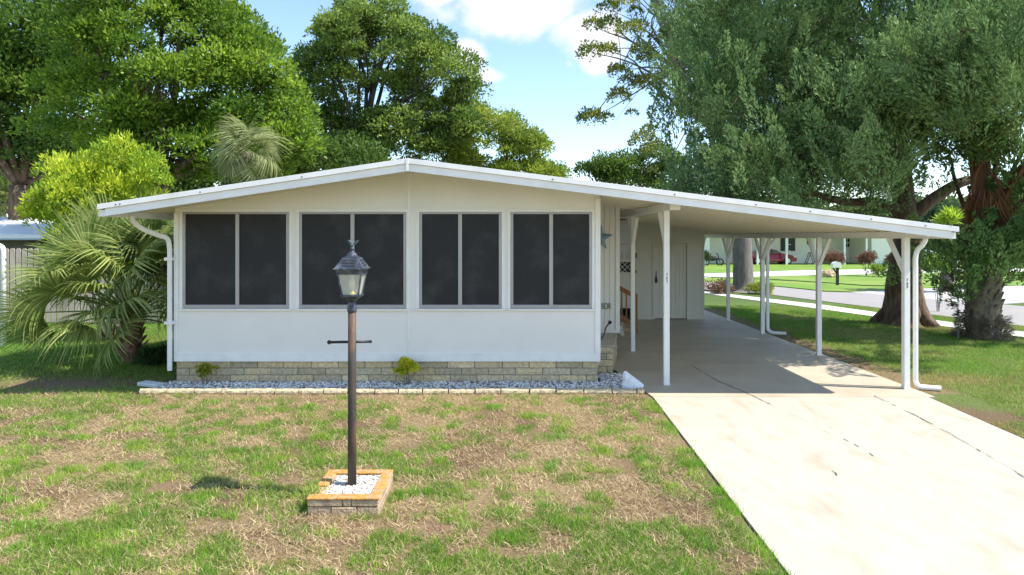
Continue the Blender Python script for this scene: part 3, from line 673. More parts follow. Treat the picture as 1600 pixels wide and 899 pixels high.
b = MB(); frus(b, 1.775, 1.80, .028, .045); frus(b, 1.80, 1.83, .045, .085); frus(b, 1.83, 1.848, .092, .092); frus(b, 2.045, 2.092, .122, .128)
for sx_ in (-1, 1):
    for sy_ in (-1, 1): b.bar((lx+sx_*.076, ly+sy_*.076, 1.84), (lx+sx_*.112, ly+sy_*.112, 2.05), .013, .013)
lf = b.build('lantern_frame', m_pewter, lp, bevel=.002)
for (sx_, sy_) in ((0,-1),(1,0),(0,1),(-1,0)):
    g = MB(); tx_, ty_ = -sy_, sx_
    a0, a1, r0, r1 = .068, .104, .075, .110
    g.add([(lx+sx_*r0+tx_*a0*s, ly+sy_*r0+ty_*a0*s, 1.85) for s in (-1, 1)]+[(lx+sx_*r1+tx_*a1*s, ly+sy_*r1+ty_*a1*s, 2.045) for s in (1, -1)], [(0,1,2,3)])
    g.build('glass_panel', m_glass, lf)
b = MB(); frus(b, 2.093, 2.105, .150, .148); frus(b, 2.105, 2.205, .140, .075); frus(b, 2.206, 2.215, .06, .06); b.tube([(lx,ly,2.215),(lx,ly,2.235),(lx,ly,2.255),(lx,ly,2.27)], [.055,.05,.03,.012], 14)
ro = b.build('lantern_roof', m_pewter, lp, bevel=.003)
b = MB()
for z_ in (2.125, 2.150, 2.175): 
    r = .140-(z_-2.105)*.65; b.box(lx-.062, lx+.062, ly-r-.004, ly-r+.004, z_, z_+.014); b.box(lx+r-.004, lx+r+.004, ly-.06, ly+.06, z_, z_+.014)
b.build('louvre', mat('louvre', (.06,.065,.08), .25, .1, 5), ro)
b = MB(); b.blob((lx,ly,2.285), (.020,.02,.022), 10, 6, 0); b.tube([(lx,ly,2.30),(lx-.004,ly,2.325),(lx-.012,ly,2.352),(lx-.03,ly-.006,2.366),(lx-.042,ly-.01,2.358)], [.010,.016,.015,.010,.003], 8)
for s, tx_, tz_ in ((1,.072,2.375),(-1,-.052,2.372)):
    b.add([(lx,ly-.006,2.325),(lx+s*.03,ly-.008,2.365),(lx+tx_,ly+.005,tz_),(lx+tx_*.85,ly+.006,tz_-.018),(lx+s*.035,ly+.004,2.335),(lx,ly+.008,2.33),(lx+s*.03,ly+.006,2.36),(lx+tx_,ly+.009,tz_)], [(0,1,2,3,4),(5,4,3,7,6),(1,6,7,2),(0,5,6,1),(0,4,5)])
b.build('eagle_finial', m_pewter, lp)
b = MB(); b.tube([(lx,ly,1.85),(lx,ly,1.885)], [.035,.012], 10); b.build('bulb_socket', m_candle, lp)
b = MB(); b.tube([(lx,ly,1.885),(lx,ly,1.91),(lx,ly,1.95),(lx,ly,1.985),(lx,ly,2.02)], [.012,.026,.030,.018,.004], 12); b.build('bulb', m_bulb, lp, smooth=True)

# ---------------------------------------------------------------- foliage
def leaves(name, pos, ax, Ln, W, cols, m, parent):
    n = len(pos); ax = unit(ax); r = unit(rng.normal(size=(n,3))); s = unit(np.cross(ax, r))*W[:,None]/2
    a = ax*Ln[:,None]; v = np.stack([pos, pos+a*.45+s, pos+a, pos+a*.45-s], 1).reshape(-1, 3)
    return npmesh(name, v, 4, m, parent, np.repeat(np.minimum(cols*(1.22 if m in (m_leaf, m_needle) else 1.0), .75), 4, 0))
def clumps_in(lobes, n, seed=0, shell=(.72,1.0)):
    """clump centres near the surface of a union of ellipsoid lobes"""
    r = np.random.default_rng(seed); vol = np.array([l[1][0]*l[1][2] for l in lobes]); pr_ = vol/vol.sum(); outp = []
    while len(outp) < n:
        i = r.choice(len(lobes), p=pr_); c, R = np.array(lobes[i][0]), np.array(lobes[i][1])
        d = r.normal(size=3); d /= np.linalg.norm(d)
        p = c+d*R*r.uniform(*shell)
        bad = False
        for j, (c2, R2) in enumerate(lobes):
            if j != i and (((p-np.array(c2))/np.array(R2))**2).sum() < .45: bad = True
        if not bad: outp.append((p, d))
    return outp
def crown(name, par, lobes, nc, cr, per, Ln, Wd, c1, c2, m=None, seed=0, flat=.75, shell=(.6,1.0), upw=.35, cvar=.25, fill=.2, ramp=.6):
    P = clumps_in(lobes, nc, seed, shell); r = np.random.default_rng(seed+5); pos = []; ax = []; col = []
    for p, d in P:
        R = cr*(.55+1.0*r.random()**1.5); k = int(per*(R/cr)**2)
        q = unit(r.normal(size=(k,3))); q[:,2] = np.where(q[:,2] < -.35, -q[:,2]*.6, q[:,2])
        rad = R*(1-np.abs(r.normal(0, .20, k))); lump = 1+.22*np.sin(q[:,0]*5+p[0]*3)*np.cos(q[:,1]*4+p[2]*5)
        pos.append(p+q*(rad*lump)[:,None]*np.array([1,1,flat])); ax.append(q*.8+r.normal(0,.5,(k,3))+np.array([0,0,upw]))
        t = np.clip(r.uniform(0,1)*(1.6-ramp)+(ramp-.6)*r.uniform(0,1)+r.normal(0,.22,k), 0, 1); col.append(lerpc(c1, c2, t)*r.uniform(1-cvar,1+cvar,(k,1)))
    pos = np.vstack(pos); n = len(pos)
    leaves(name, pos, np.vstack(ax), Ln*r.uniform(.6,1.4,n), Wd*r.uniform(.7,1.3,n), np.vstack(col), m or m_leaf, par)
    return P
def limbs(b, base, tips, r0, n=6, seed=0, wig=.25):
    rr = random.Random(seed); base = Vector(base)
    for t in tips:
        t = Vector(t); mid = base.lerp(t, .45)+Vector((rr.uniform(-1,1)*wig, rr.uniform(-1,1)*wig, (t-base).length*.10)); m2 = base.lerp(t, .75)+Vector((rr.uniform(-1,1)*wig, rr.uniform(-1,1)*wig, (t-base).length*.05))
        b.tube(curve([base, mid, m2, t], 4), [r0*(1-.9*i/12) for i in range(13)], n, jit=.15)
def tree(name, label, cat, X, Y, tw, lobes, nc, cr, per, Ln, Wd, c1, c2, ht, bark=None, seed=0, nl=14, group=None, lean=(0,0), **kw):
    t = empty(name, (X, Y, 0), label, cat, group)
    P = crown('crown', t, lobes, nc, cr, per, Ln, Wd, c1, c2, seed=seed, **kw)
    b = MB(); top = Vector((X+lean[0], Y+lean[1], ht))
    b.tube(curve([(X,Y,-.1),(X+.02,Y,.35),(X+lean[0]*.35,Y+lean[1]*.35,ht*.45),tuple(top)], 4), [tw*1.7,tw*1.35,tw*1.15,tw*1.05]+[tw*(1-.3*i/9) for i in range(9)], 12, jit=.1)
    rr = random.Random(seed); tips = [p for p, d in rr.sample(P, min(nl, len(P)))]
    limbs(b, top, tips, tw*.34, seed=seed); 
    for q in tips[:nl//2]:
        q = Vector(q); mid = top.lerp(q, .5)
        limbs(b, mid, [Vector(p) for p, d in P if (Vector(p)-q).length < cr*2.2][:3], tw*.12, 5, seed+1, .2)
    b.build('trunk', bark or m_bark, t, smooth=True)
    return t
def E(px, py, Y, rpx, rpy, ry=None):
    p = at(px, py, Y); return (tuple(p), (rpx/F*Y, ry or rpx/F*Y*.8, rpy/F*Y))

# tall trees behind the left side of the home
tree('broadleaf_tree', 'huge bright green broadleaf tree behind the left end of the roof', 'tree', at(250,371,24).x, 24, .42,
     [E(255,95,24,150,120), E(370,165,24,85,105), E(170,190,24,105,90), E(310,25,24,62,60), E(215,0,24,110,80), E(425,220,24,48,52), E(300,235,24,110,55)],
     260, .80, 470, .15, .075, (.055,.125,.014), (.25,.36,.035), 4.2, seed=3, flat=.8, shell=(.66,1.04), ramp=1.0)
tree('broadleaf_tree', 'darker broadleaf tree at the far left edge behind the neighbour', 'tree', at(30,371,29).x, 29, .5,
     [E(35,60,29,120,110), E(60,190,29,110,80), E(-60,130,29,120,140), E(110,20,29,60,90), E(20,235,29,90,40)],
     170, 1.15, 480, .19, .10, (.055,.12,.02), (.15,.24,.035), 4.6, seed=4)
tree('spreading_tree', 'tall rounded dark green tree with visible trunk behind the roof ridge', 'tree', at(563,371,32).x, 32, .36,
     [E(585,80,32,105,62), E(500,140,32,48,50), E(680,125,32,62,65), E(600,50,32,70,40), E(700,190,32,50,40), E(640,205,32,70,35), E(505,205,32,50,40), E(560,235,32,60,25)],
     230, .72, 400, .15, .085, (.075,.14,.03), (.23,.31,.06), 5.8, bark=m_barkdark, seed=5, nl=20, shell=(.7,1.0))
tree('olive_tree', 'low olive green tree sloping down right of the roof ridge', 'tree', at(790,371,34).x, 34, .28,
     [E(760,225,34,85,55), E(825,255,34,50,38), E(720,200,34,40,40), E(690,255,34,60,35), E(800,280,34,75,40)],
     150, .65, 400, .14, .075, (.12,.19,.03), (.31,.37,.05), 3.2, seed=6)
tree('small_tree', 'round green tree peeking over the roof beyond the palm', 'tree', at(490,371,27).x, 27, .16,
     [E(480,262,27,60,38), E(415,275,27,50,25), E(560,262,27,60,22)], 45, .7, 420, .14, .08, (.05,.10,.02), (.11,.18,.03), 2.6, seed=16)
tree('small_tree', 'dark green tree standing beyond the carport roof on the right', 'tree', at(950,371,40).x, 40, .2,
     [E(935,262,40,25,22), E(985,275,40,45,25), E(1030,255,40,40,30), E(1060,290,40,60,20)], 60, .75, 380, .16, .09, (.05,.10,.02), (.12,.19,.03), 3.6, seed=17)
for j, (px, YY, r, h, lab) in enumerate([(340,44,120,70,'distant tree low behind the pale cabbage palm'),(120,50,130,70,'distant tree low behind the yellow green shrub'),(-40,46,110,60,'distant tree behind the neighbour roof at the left edge'),(560,48,120,60,'distant tree low behind the roof ridge')]):
    tree('distant_tree', lab, 'tree', xf(px,YY), YY, .3, [E(px,305,YY,r*.55,h*.6), E(px-50,315,YY,r*.45,h*.5), E(px+55,310,YY,r*.45,h*.5)], 80, 1.2, 200, .3, .17, (.05,.10,.02), (.13,.20,.04), 2.5, seed=90+j, nl=6)
# yellow-green shrub over the neighbour side
sh = empty('tall_shrub', (at(180,371,16).x, 16, 0), 'tall yellow green shrub rising above the left eave', 'shrub')
P = crown('crown', sh, [E(150,315,16,75,50), E(195,270,16,50,34), E(95,275,16,24,30), E(75,330,16,30,34), E(165,380,16,75,60), E(235,380,16,45,50), E(250,278,16,32,14), E(140,255,16,26,18), E(222,250,16,22,16)], 210, .24, 130, .12, .042, (.20,.32,.025), (.48,.53,.045), seed=8, flat=1.2, upw=.9, shell=(.5,1.12), cvar=.25)
b = MB(); bx_ = at(180,371,16).x
for i in range(12):
    t_ = P[i*11][0]; b0 = (bx_+random.uniform(-.4,.4), 16+random.uniform(-.3,.3), 0); limbs(b, b0, [t_], .04, 6, i, .15)
b.build('stem', mat('stem_tan', (.32,.26,.19), .9, .2, 9), sh, smooth=True)

# fan palms
def frond_mesh(size, nb=34, spread=2.5, droop=.5, petiole=.9, seed=0, c1=(.10,.16,.035), c2=(.28,.31,.12)):
    r = random.Random(seed); b = MB()
    # petiole from the origin along +X, then the fan
    pts = [(0,0,0),(petiole*.5,0,petiole*.06),(petiole,0,0)]; b.tube(pts, [.022,.015,.010], 5, col=(.20,.26,.07))
    for i in range(nb):
        a = (i/(nb-1)-.5)*2*spread*.62; ln = size*(1-.28*abs(i/(nb-1)-.5)*2)*r.uniform(.9,1.08); wv = .017*size+.005
        fold = (-1 if i%2 else 1)*.004
        dx, dy = math.cos(a), math.sin(a); px_, py_ = -dy, dx; tq = r.random()**1.3; col = tuple(c1[k]+(c2[k]-c1[k])*tq for k in range(3)); vs = []
        m_ = 6; dr_ = droop*r.uniform(.7,1.35); curl = r.uniform(-.12,.12)
        for k in range(m_+1):
            t = k/m_; rr_ = ln*t*(1-.16*dr_*t*t); z = -.02*t-dr_*ln*t**3*.75+.10*ln*math.sin(t*2.4)*.6+abs(a)*.03*ln; wd = wv*(1-.02*t)*(min(1, .25+2.2*t))*(1-t**3*.93)
            x = petiole+dx*rr_+px_*curl*t*t*ln*.3; y = dy*rr_+py_*curl*t*t*ln*.3
            vs += [(x-px_*wd, y-py_*wd, z), (x, y, z-wd*.35), (x+px_*wd, y+py_*wd, z)]
        fs = []
        for k in range(m_):
            o_ = k*3; fs += [(o_,o_+1,o_+4,o_+3), (o_+1,o_+2,o_+5,o_+4)]
        b.add(vs, fs, col)
    return b
def palm(root, hub, nfr, size, seed, el=(-.5,1.3), pet=.9, cols=None, droop=(.35,.9), nb=34, az=None, variants=5, roll=.5):
    rr = random.Random(seed); ms = []
    for v in range(variants):
        kw = dict(c1=cols[0], c2=cols[1]) if cols else {}
        o = frond_mesh(size, nb=nb, droop=droop[0]+(droop[1]-droop[0])*v/(variants-1), petiole=pet, seed=seed*10+v, **kw).build('frond', m_leaf, root, local=True)
        o.location = (0,0,0); ms.append(o)
    used = set()
    for i in range(nfr):
        v = rr.randrange(variants); src = ms[v]
        if v in used: o = src.copy(); C.objects.link(o); o.parent = root
        else: o = src; used.add(v)
        a_ = az(rr) if az else i*2.39996+rr.uniform(-.3,.3); e_ = el[0]+(el[1]-el[0])*((i+.5)/nfr)+rr.uniform(-.12,.12)
        o.location = Vector(hub)-Vector(root.location); o.rotation_euler = (rr.uniform(-roll,roll), -e_, a_)
        s = rr.uniform(.8,1.12); o.scale = (s, s, s)
    for v in range(variants):
        if v not in used: bpy.data.objects.remove(ms[v])
def booted(b, base, top, r, n, seed, out_=.12, blen=.22):
    rr = random.Random(seed); base = Vector(base); top = Vector(top)
    b.tube([base, base.lerp(top,.3), base.lerp(top,.7), top], [r*1.0, r*.95, r, r*.9], 12, jit=.1)
    for i in range(n):
        t = (i+.5)/n; a = i*2.39996; p = base.lerp(top, t); d = Vector((math.cos(a), math.sin(a), 0)); s = Vector((-d.y, d.x, 0))
        q = p+d*r*.85; w_ = rr.uniform(.05,.075)*r/.2; e = q+d*out_*rr.uniform(.6,1.2)+Vector((0,0,blen*rr.uniform(.7,1.2)))+s*rr.uniform(-.3,.3)*blen
        b.add([q-s*w_, q+s*w_, q-d*.03+Vector((0,0,.06))+s*w_*.8, q-d*.03+Vector((0,0,.06))-s*w_*.8, e-s*w_*.55, e+s*w_*.55, e-d*.03+s*w_*.5, e-d*.03-s*w_*.5], [(0,1,5,4),(1,2,6,5),(2,3,7,6),(3,0,4,7),(4,5,6,7)])
pb = gnd(205, 565); pm = empty('fan_palm', (pb.x, pb.y, 0), 'low spreading fan palm left of the home with drooping fronds', 'palm')
b = MB(); booted(b, (pb.x, pb.y, -.05), (pb.x+.02, pb.y, .88), .17, 34, 2, .14, .22); b.build('trunk', mat('palm_boot_red', (.20,.11,.07), .9, .4, 14, .6, 30, col2=(.30,.20,.14), sc2=6, lo=.5, hi=.62), pm)
palm(pm, (pb.x, pb.y, .88), 54, 1.12, 3, el=(-.18,1.4), pet=1.42, nb=36, droop=(.05,.8), roll=1.3, variants=8, cols=((.17,.25,.05),(.52,.56,.19)))
pm2 = empty('fan_palm', (-6.62, 13.2, 0), 'two leaning palm stems between the fan palm and the left downspout', 'palm')
b = MB(); b.tube([(-6.35,13.1,-.05),(-6.6,13.3,.9),(-6.9,13.5,1.9)], .06, 8); b.tube([(-6.1,13.1,-.05),(-6.3,13.3,.9),(-6.55,13.5,2.0)], [.075,.07,.06], 8)
b.build('trunk', m_boot, pm2, smooth=True)
palm(pm2, (-6.75, 13.5, 2.0), 16, .85, 5, el=(-.5,1.1), pet=.7, nb=30, cols=((.06,.12,.03),(.22,.27,.09)))
pm3 = empty('cabbage_palm', (at(385,371,19).x, 19, 0), 'pale cabbage palm crown showing above the left roof slope', 'palm')
hub = at(385, 238, 19); b = MB(); b.tube([(hub.x,19,-.1),(hub.x,19,hub.z)], .17, 10); b.build('trunk', m_boot, pm3)
palm(pm3, hub, 40, .72, 7, el=(-1.25,1.3), pet=.55, nb=26, droop=(.4,1.3), roll=1.1, variants=8, cols=((.20,.25,.07),(.48,.50,.26)))
pm4 = empty('cabbage_palm', (at(6,371,34).x, 34, 0), 'small distant palm top above the neighbour roof at the left edge', 'palm')
hub = at(4, 318, 34); b = MB(); b.tube([(hub.x,34,-.1),(hub.x,34,hub.z)], .15, 8); b.build('trunk', m_boot, pm4)
palm(pm4, hub, 22, 1.0, 9, el=(-.6,1.3), pet=.6, nb=24, cols=((.12,.17,.04),(.30,.32,.10)))

# weeds and low plants
def shrub(name, label, px, py, Y, rpx, rpy, n, per, Ln, Wd, c1, c2, cr, stemcol=m_barkgrey, seed=0, group=None, base=None, zb=0.0):
    p = at(px, py, Y); t = empty(name, (p.x, Y, zb), label, 'shrub', group)
    P = crown('crown', t, [E(px, py, Y, rpx, rpy)], n, cr, per, Ln, Wd, c1, c2, seed=seed, flat=.9, shell=(.3,1.0))
    b = MB(); 
    for i in range(min(7, n)): limbs(b, (p.x+random.uniform(-.04,.04)*rpx/20, Y, zb), [P[i][0]], max(.006, .0012*rpx/F*Y*20), 5, i, .03)
    b.build('stem', stemcol, t); return t
shrub('garden_shrub', 'small yellow green shrub in the gravel below the second window', 637, 574, 11.0, 19, 16, 26, 75, .045, .022, (.30,.38,.03), (.62,.58,.05), .05, seed=3)
shrub('garden_shrub', 'small sparse shrub in the gravel near the left corner', 320, 581, 11.0, 15, 12, 12, 55, .045, .02, (.10,.17,.02), (.30,.30,.03), .045, seed=4)
shrub('garden_shrub', 'dark low shrub beside the fan palm trunk', 245, 562, 12.9, 26, 18, 18, 90, .10, .04, (.03,.07,.02), (.06,.12,.03), .12, seed=5)

tf = empty('grass_tuft', (-1.84, 6.33, 0), 'yellow green grass tuft growing over the left rim of the planter', 'weed')
n = 420; pos = np.stack([-1.86+rng.normal(0,.05,n), 6.36+rng.normal(0,.06,n), -.10+.12*rng.random(n)], -1)
leaves('blades', pos, np.stack([rng.normal(0,.6,n), rng.normal(-.1,.6,n), np.ones(n)*.8], -1), rng.uniform(.06,.12,n), rng.uniform(.006,.011,n), lerpc((.20,.34,.04),(.45,.46,.12),rng.random(n)), m_grass, tf)
# big cedar on the right and the second one round the palm trunk
def sprays(name, par, lobes, n, Ls, Rs, per, Lf, Wf, c1, c2, seed, shell=(.55,1.02), up=.9):
    r = np.random.default_rng(seed); B_ = clumps_in(lobes, max(8, n//13), seed, shell); P = []; pos = []; ax = []; col = []
    for p, d in B_:
        tn = r.uniform(0,1)
        for _ in range(13): P.append((p+r.normal(0,1,3)*np.array([.50,.50,.34]), unit((d+r.normal(0,.25,3))[None])[0], tn))
    P = [q_ for q_ in P if not (q_[0][0] < 7.1 and q_[0][1] < 24 and q_[0][2] < rt(q_[0][0])+.45) and q_[0][2] > 1.0]
    for p, d, tn in P:
        dirv = unit((d*np.array([1,1,.35])*.75+np.array([-.1,-.1,up])+r.normal(0,.28,3))[None])[0]
        Lh = Ls*r.uniform(.6,1.4); R = Rs*r.uniform(.75,1.25); k = int(per*Lh/Ls)
        t = r.random(k)**.85; q = r.normal(size=(k,3)); q -= (q@dirv)[:,None]*dirv; q = unit(q)
        lob = 1+.35*np.sin(t*14+np.arctan2(q[:,0], q[:,2])*2+p[0]*5)
        rad = R*(1-t**1.6)**.8*(.35+.65*np.minimum(1,t*4+.3))*lob*(1-np.abs(r.normal(0,.16,k)))
        pos.append(p+dirv*(Lh*(t-.35))[:,None]+q*rad[:,None]); ax.append(dirv*1.2+q*.6+r.normal(0,.28,(k,3)))
        tt = np.clip(tn*.6+r.uniform(0,.4)+r.normal(0,.18,k), 0, 1); col.append(lerpc(c1, c2, tt)*r.uniform(.75,1.25,(k,1)))
    P = [(p, d) for p, d, _ in P]
    pos = np.vstack(pos); n_ = len(pos)
    leaves(name, pos, np.vstack(ax), Lf*r.uniform(.6,1.4,n_), Wf*r.uniform(.7,1.3,n_), np.vstack(col), m_needle, par); return P
cb = gnd(1415, 506); CX, CY = cb.x, cb.y
ced = empty('cedar_tree', (CX, CY, 0), 'massive grey green cedar overhanging the right end of the carport roof', 'tree')
lob = [E(1290,120,19,180,130,3.2), E(1150,160,18.5,115,120,2.6), E(1090,235,18.3,55,75,1.8), E(1200,255,18,150,60,2.4), E(1380,235,18.5,120,60,2.6), E(1420,60,19.5,160,110,3.4), E(1180,30,19,110,70,3), E(1300,-60,19,200,90,3.5), E(1130,265,18.5,75,50,2), E(1300,290,19,110,28,2), E(1200,290,18.6,90,32,1.8), E(1060,150,18.6,45,60,1.6), E(1480,90,14.8,130,85,1.7), E(1370,190,15.5,110,60,1.5), E(1240,285,17,120,32,1.6), E(1120,290,18,60,25,1.3), E(1420,275,16.5,80,22,1.3), ((9.9,13.2,5.7),(1.6,1.1,1.1)), ((10.2,15.4,6.0),(1.8,1.3,1.3))]  # forward lobes near the carport added to throw shade on the slab
P = sprays('crown', ced, lob, 2050, 1.15, .20, 215, .10, .036, (.08,.155,.055), (.25,.345,.13), 12)
b = MB(); b.tube(curve([(CX,CY,-.1),(CX,CY,.3),(CX-.05,CY,1.2),(CX+.08,CY,2.4),(CX-.05,CY,3.4),(CX-.3,CY,5.5),(CX-.8,CY,8)], 4), [.82,.74,.66,.60,.56,.52,.48,.46]+[.42-.016*i for i in range(17)], 18, jit=.14)
for a0 in (.3, 1.5, 2.6, 3.9, 5.2): b.tube([(CX+math.cos(a0)*.75, CY+math.sin(a0)*.75, -.08), (CX+math.cos(a0)*.4, CY+math.sin(a0)*.4, .35), (CX+math.cos(a0)*.22, CY+math.sin(a0)*.22, 1.6)], [.22,.2,.14], 8, jit=.15)
fork = (CX+.1, CY, 2.9)
b.tube(curve([fork, (CX+.7,CY-.2,3.5), (CX+1.5,CY-.3,3.95), (CX+2.6,CY,3.9)], 5), [.2-.007*i for i in range(16)], 9, jit=.1)
b.tube(curve([(CX,CY,3.0), (CX-.8,CY-.2,3.35), (CX-2,CY-.3,3.4), (CX-3.4,CY-.2,3.9)], 5), [.17-.007*i for i in range(16)], 9, jit=.1)
rr = random.Random(2)
for (pz, nn) in ((4.2, 10), (5.6, 10), (7.2, 8)):
    limbs(b, (CX-.3, CY, pz), [tuple(P[rr.randrange(len(P))][0]) for _ in range(nn)], .08, 6, int(pz), .5)
for i in range(160):                                   # bare twigs inside the crown
    p = Vector(P[rr.randrange(len(P))][0]); q = p+Vector((rr.uniform(-.5,.5), rr.uniform(-.7,.1), rr.uniform(-.4,.5)))*1.3
    b.tube([p, p.lerp(q,.5)+Vector((0,0,.08)), q], [.014,.009,.004], 4)
b.build('trunk', m_bark, ced, smooth=True)

sb = gnd(1536, 528); SX, SYp = sb.x, sb.y
sp = empty('sabal_palm', (SX, SYp, 0), 'thick palm trunk with crossed leaf stubs on the right lawn', 'palm')
b = MB(); booted(b, (SX,SYp,-.05), (SX+.03,SYp,1.75), .36, 120, 3, .10, .24); 
b.build('trunk', m_boot, sp)
v_ = []; c_ = []
n = 2600; a = rng.random(n)*6.283; z = rng.random(n)**1.5*.55; r_ = .36+rng.random(n)*.26*(1-z)
pos = np.stack([SX+np.cos(a)*r_, SYp+np.sin(a)*r_, z*.9+.02], -1); ax = np.stack([np.cos(a)*.6, np.sin(a)*.6, -.5+rng.random(n)], -1)+rng.normal(0,.3,(n,3))
leaves('root_skirt', pos, ax, rng.uniform(.08,.2,n), rng.uniform(.008,.016,n), lerpc((.22,.18,.13),(.10,.08,.06),rng.random(n)), m_leaf, sp)
n = 1500; a = rng.random(n)*6.283; pos = np.stack([SX+.1+np.cos(a)*.33, SYp+np.sin(a)*.33, 1.9+rng.random(n)*1.7], -1)
leaves('dead_fibre', pos, np.stack([np.cos(a)*.25, np.sin(a)*.25, -np.ones(n)], -1)+rng.normal(0,.2,(n,3)), rng.uniform(.3,.7,n), rng.uniform(.012,.03,n), lerpc((.36,.17,.07),(.16,.08,.04),rng.random(n)), m_leaf, sp)
c2 = empty('cedar_tree', (SX+.25, SYp+.35, 0), 'dark green cedar growing round the thick palm trunk at the right edge', 'tree')
lob2 = [E(1500,395,16,42,38,1.0), E(1580,400,16.2,50,40,1.0), E(1570,250,16.6,70,90,1.6), E(1610,140,17,90,110,2), E(1530,60,17.5,70,90,2), E(1620,330,16.5,50,60,1.2), E(1600,-30,17,120,100,2.2)]
P2 = sprays('crown', c2, lob2, 560, .85, .24, 280, .09, .042, (.07,.15,.045), (.22,.30,.09), 31)
b = MB(); b.tube(curve([(SX+.2,SYp+.45,-.1),(SX+.15,SYp+.4,1.7),(SX+.1,SYp+.3,3.2),(SX+.3,SYp+.4,6.5)], 4), [.24-.012*i for i in range(13)], 10, jit=.15)
limbs(b, (SX+.1,SYp+.3,2.2), [tuple(P2[i*17][0]) for i in range(16)], .07, 6, 4, .3); b.build('trunk', mat('bark_red', (.16,.075,.045), .95, .4, 9, .8, 24, stretch=(1,1,.2)), c2, smooth=True)
shrub('garden_shrub', 'yellow green sprig poking above the right end of the carport roof', 1480, 346, 10.3, 14, 10, 7, 60, .13, .026, (.20,.34,.03), (.36,.46,.05), .05, seed=9, zb=2.57)
shrub('garden_shrub', 'bright green bush right of the cedar trunk', 1466, 418, 22, 18, 14, 14, 70, .14, .05, (.14,.26,.03), (.26,.40,.06), .2, seed=10)
shrub('garden_shrub', 'purplish twiggy plant on the left side of the thick palm trunk', 1497, 462, 16.1, 14, 42, 12, 60, .09, .03, (.10,.08,.08), (.18,.16,.12), .10, seed=13)
# sparse oak behind the carport
ob = gnd(1162, 455)
oak = empty('oak_tree', (ob.x, ob.y, 0), 'sparse oak with pale grey trunk and open twiggy crown behind the carport', 'tree')
lobo = [E(985,60,29,70,60), E(950,170,29,42,30), E(1010,220,29,60,35), E(1080,20,29,90,60), E(1090,120,29,80,80), E(1050,-60,29,110,60), E(985,130,29,50,28), E(1180,80,30,110,110), E(1040,255,30,50,25)]
P = crown('crown', oak, lobo, 130, .42, 230, .13, .07, (.09,.14,.035), (.26,.28,.06), seed=14, shell=(.5,1.0))
b = MB(); top = Vector((ob.x-.3, ob.y, 5.2))
b.tube(curve([(ob.x,ob.y,-.1),(ob.x-.0,ob.y,.3),(ob.x-.05,ob.y,1.5),(ob.x-.15,ob.y,3.2),tuple(top)], 4), [.85,.72,.60,.52,.47,.45,.44,.43]+[.42]*9, 16, jit=.06)
cent = Vector(at(1060,110,29)); b.tube(curve([top, top.lerp(cent,.5)+Vector((0,0,.6)), cent], 5), [.34-.026*i for i in range(11)], 9)
limbs(b, top.lerp(cent,.45), [p for p, d in P[:18]], .09, 6, 3, .7); limbs(b, cent, [p for p, d in P[18:75]], .055, 5, 4, .6)
for i in range(75, 128):
    p, d = P[i]; q = P[i-40][0]; limbs(b, q, [tuple(np.array(p)+d*.9)], .03, 4, i, .3)
b.build('trunk', m_barkgrey, oak, smooth=True)
for j, (px, py, rx_, ry_, c1, c2_, lab) in enumerate([(1125,452,24,9,(.10,.05,.04),(.22,.14,.07),'reddish ground shrub left of the grey oak trunk'), (1190,455,20,11,(.16,.20,.03),(.30,.32,.05),'yellow green shrub right of the grey oak trunk')]):
    shrub('garden_shrub', lab, px, py, 29, rx_, ry_, 18, 80, .13, .04, c1, c2_, .25, seed=20+j)

# ---------------------------------------------------------------- across the street
m_lp = m_farwhite
fh = empty('far_house', (20, 61, 0), 'long pale green house with white porch posts across the street', 'house')
HY = 60.0
hx = lambda px: xf(px, HY)
b = MB(); b.box(hx(1060), hx(1300), HY+2.5, HY+10, 0, 3.0); b.box(hx(1300), hx(1362), HY+4, HY+10, 0, 3.0); b.box(hx(1362), hx(1392), HY, HY+10, 0, 3.0); b.box(hx(1392), hx(1430), HY+1.5, HY+10, 0, 3.0)
b.build('wall', m_farwall, fh)
b = MB(); b.box(hx(1062), hx(1109), HY+.0, HY+.3, 0, 2.9); b.build('side_panel', m_farwhite, fh)
b = MB(); b.prism([(hx(1050), 2.95), (hx(1435), 2.95), (hx(1435), 3.15), (hx(1250), 3.9), (hx(1050), 3.15)], HY-.8, HY+10.5); b.build('roof', m_farwhite, fh)
for px in (1135, 1181, 1226, 1271, 1316, 1350): 
    b = MB(); b.box(hx(px)-.08, hx(px)+.08, HY-.5, HY-.35, 0, 2.95); b.build('porch_post', m_farwhite, fh)
def fwin(px0, px1, y0, y1, sh_=True, YY=HY+2.5):
    z1, z0 = zf(y0, YY), zf(y1, YY); x0, x1 = xf(px0, YY), xf(px1, YY)
    b = MB(); b.box(x0, x1, YY-.06, YY-.01, z0, z1); o = b.build('window', m_dark, fh)
    f = MB(); f.box(x0, x1, YY-.09, YY-.061, (z0+z1)/2-.04, (z0+z1)/2+.04); f.box((x0+x1)/2-.025, (x0+x1)/2+.025, YY-.088, YY-.061, z0, z1); f.build('sash', m_farwhite, o)
    if sh_:
        for a0, a1 in ((x0-.42, x0-.04), (x1+.04, x1+.42)): s_ = MB(); s_.box(a0, a1, YY-.08, YY-.01, z0-.05, z1+.05); s_.build('shutter', m_shutter, o)
fwin(1227, 1235, 373, 391.5); fwin(1144, 1152, 375, 391, False); fwin(1261, 1266, 373, 382, False); fwin(1320, 1327, 373, 386, False, HY+4)
b = MB(); b.box(xf(1339,HY+4), xf(1349,HY+4), HY+3.9, HY+3.98, .6, 2.5); o = b.build('door', m_farwhite, fh); b = MB(); b.box(xf(1343.5,HY+4), xf(1347,HY+4), HY+3.86, HY+3.89, 1.6, 2.2); b.build('door_pane', m_frame, o)
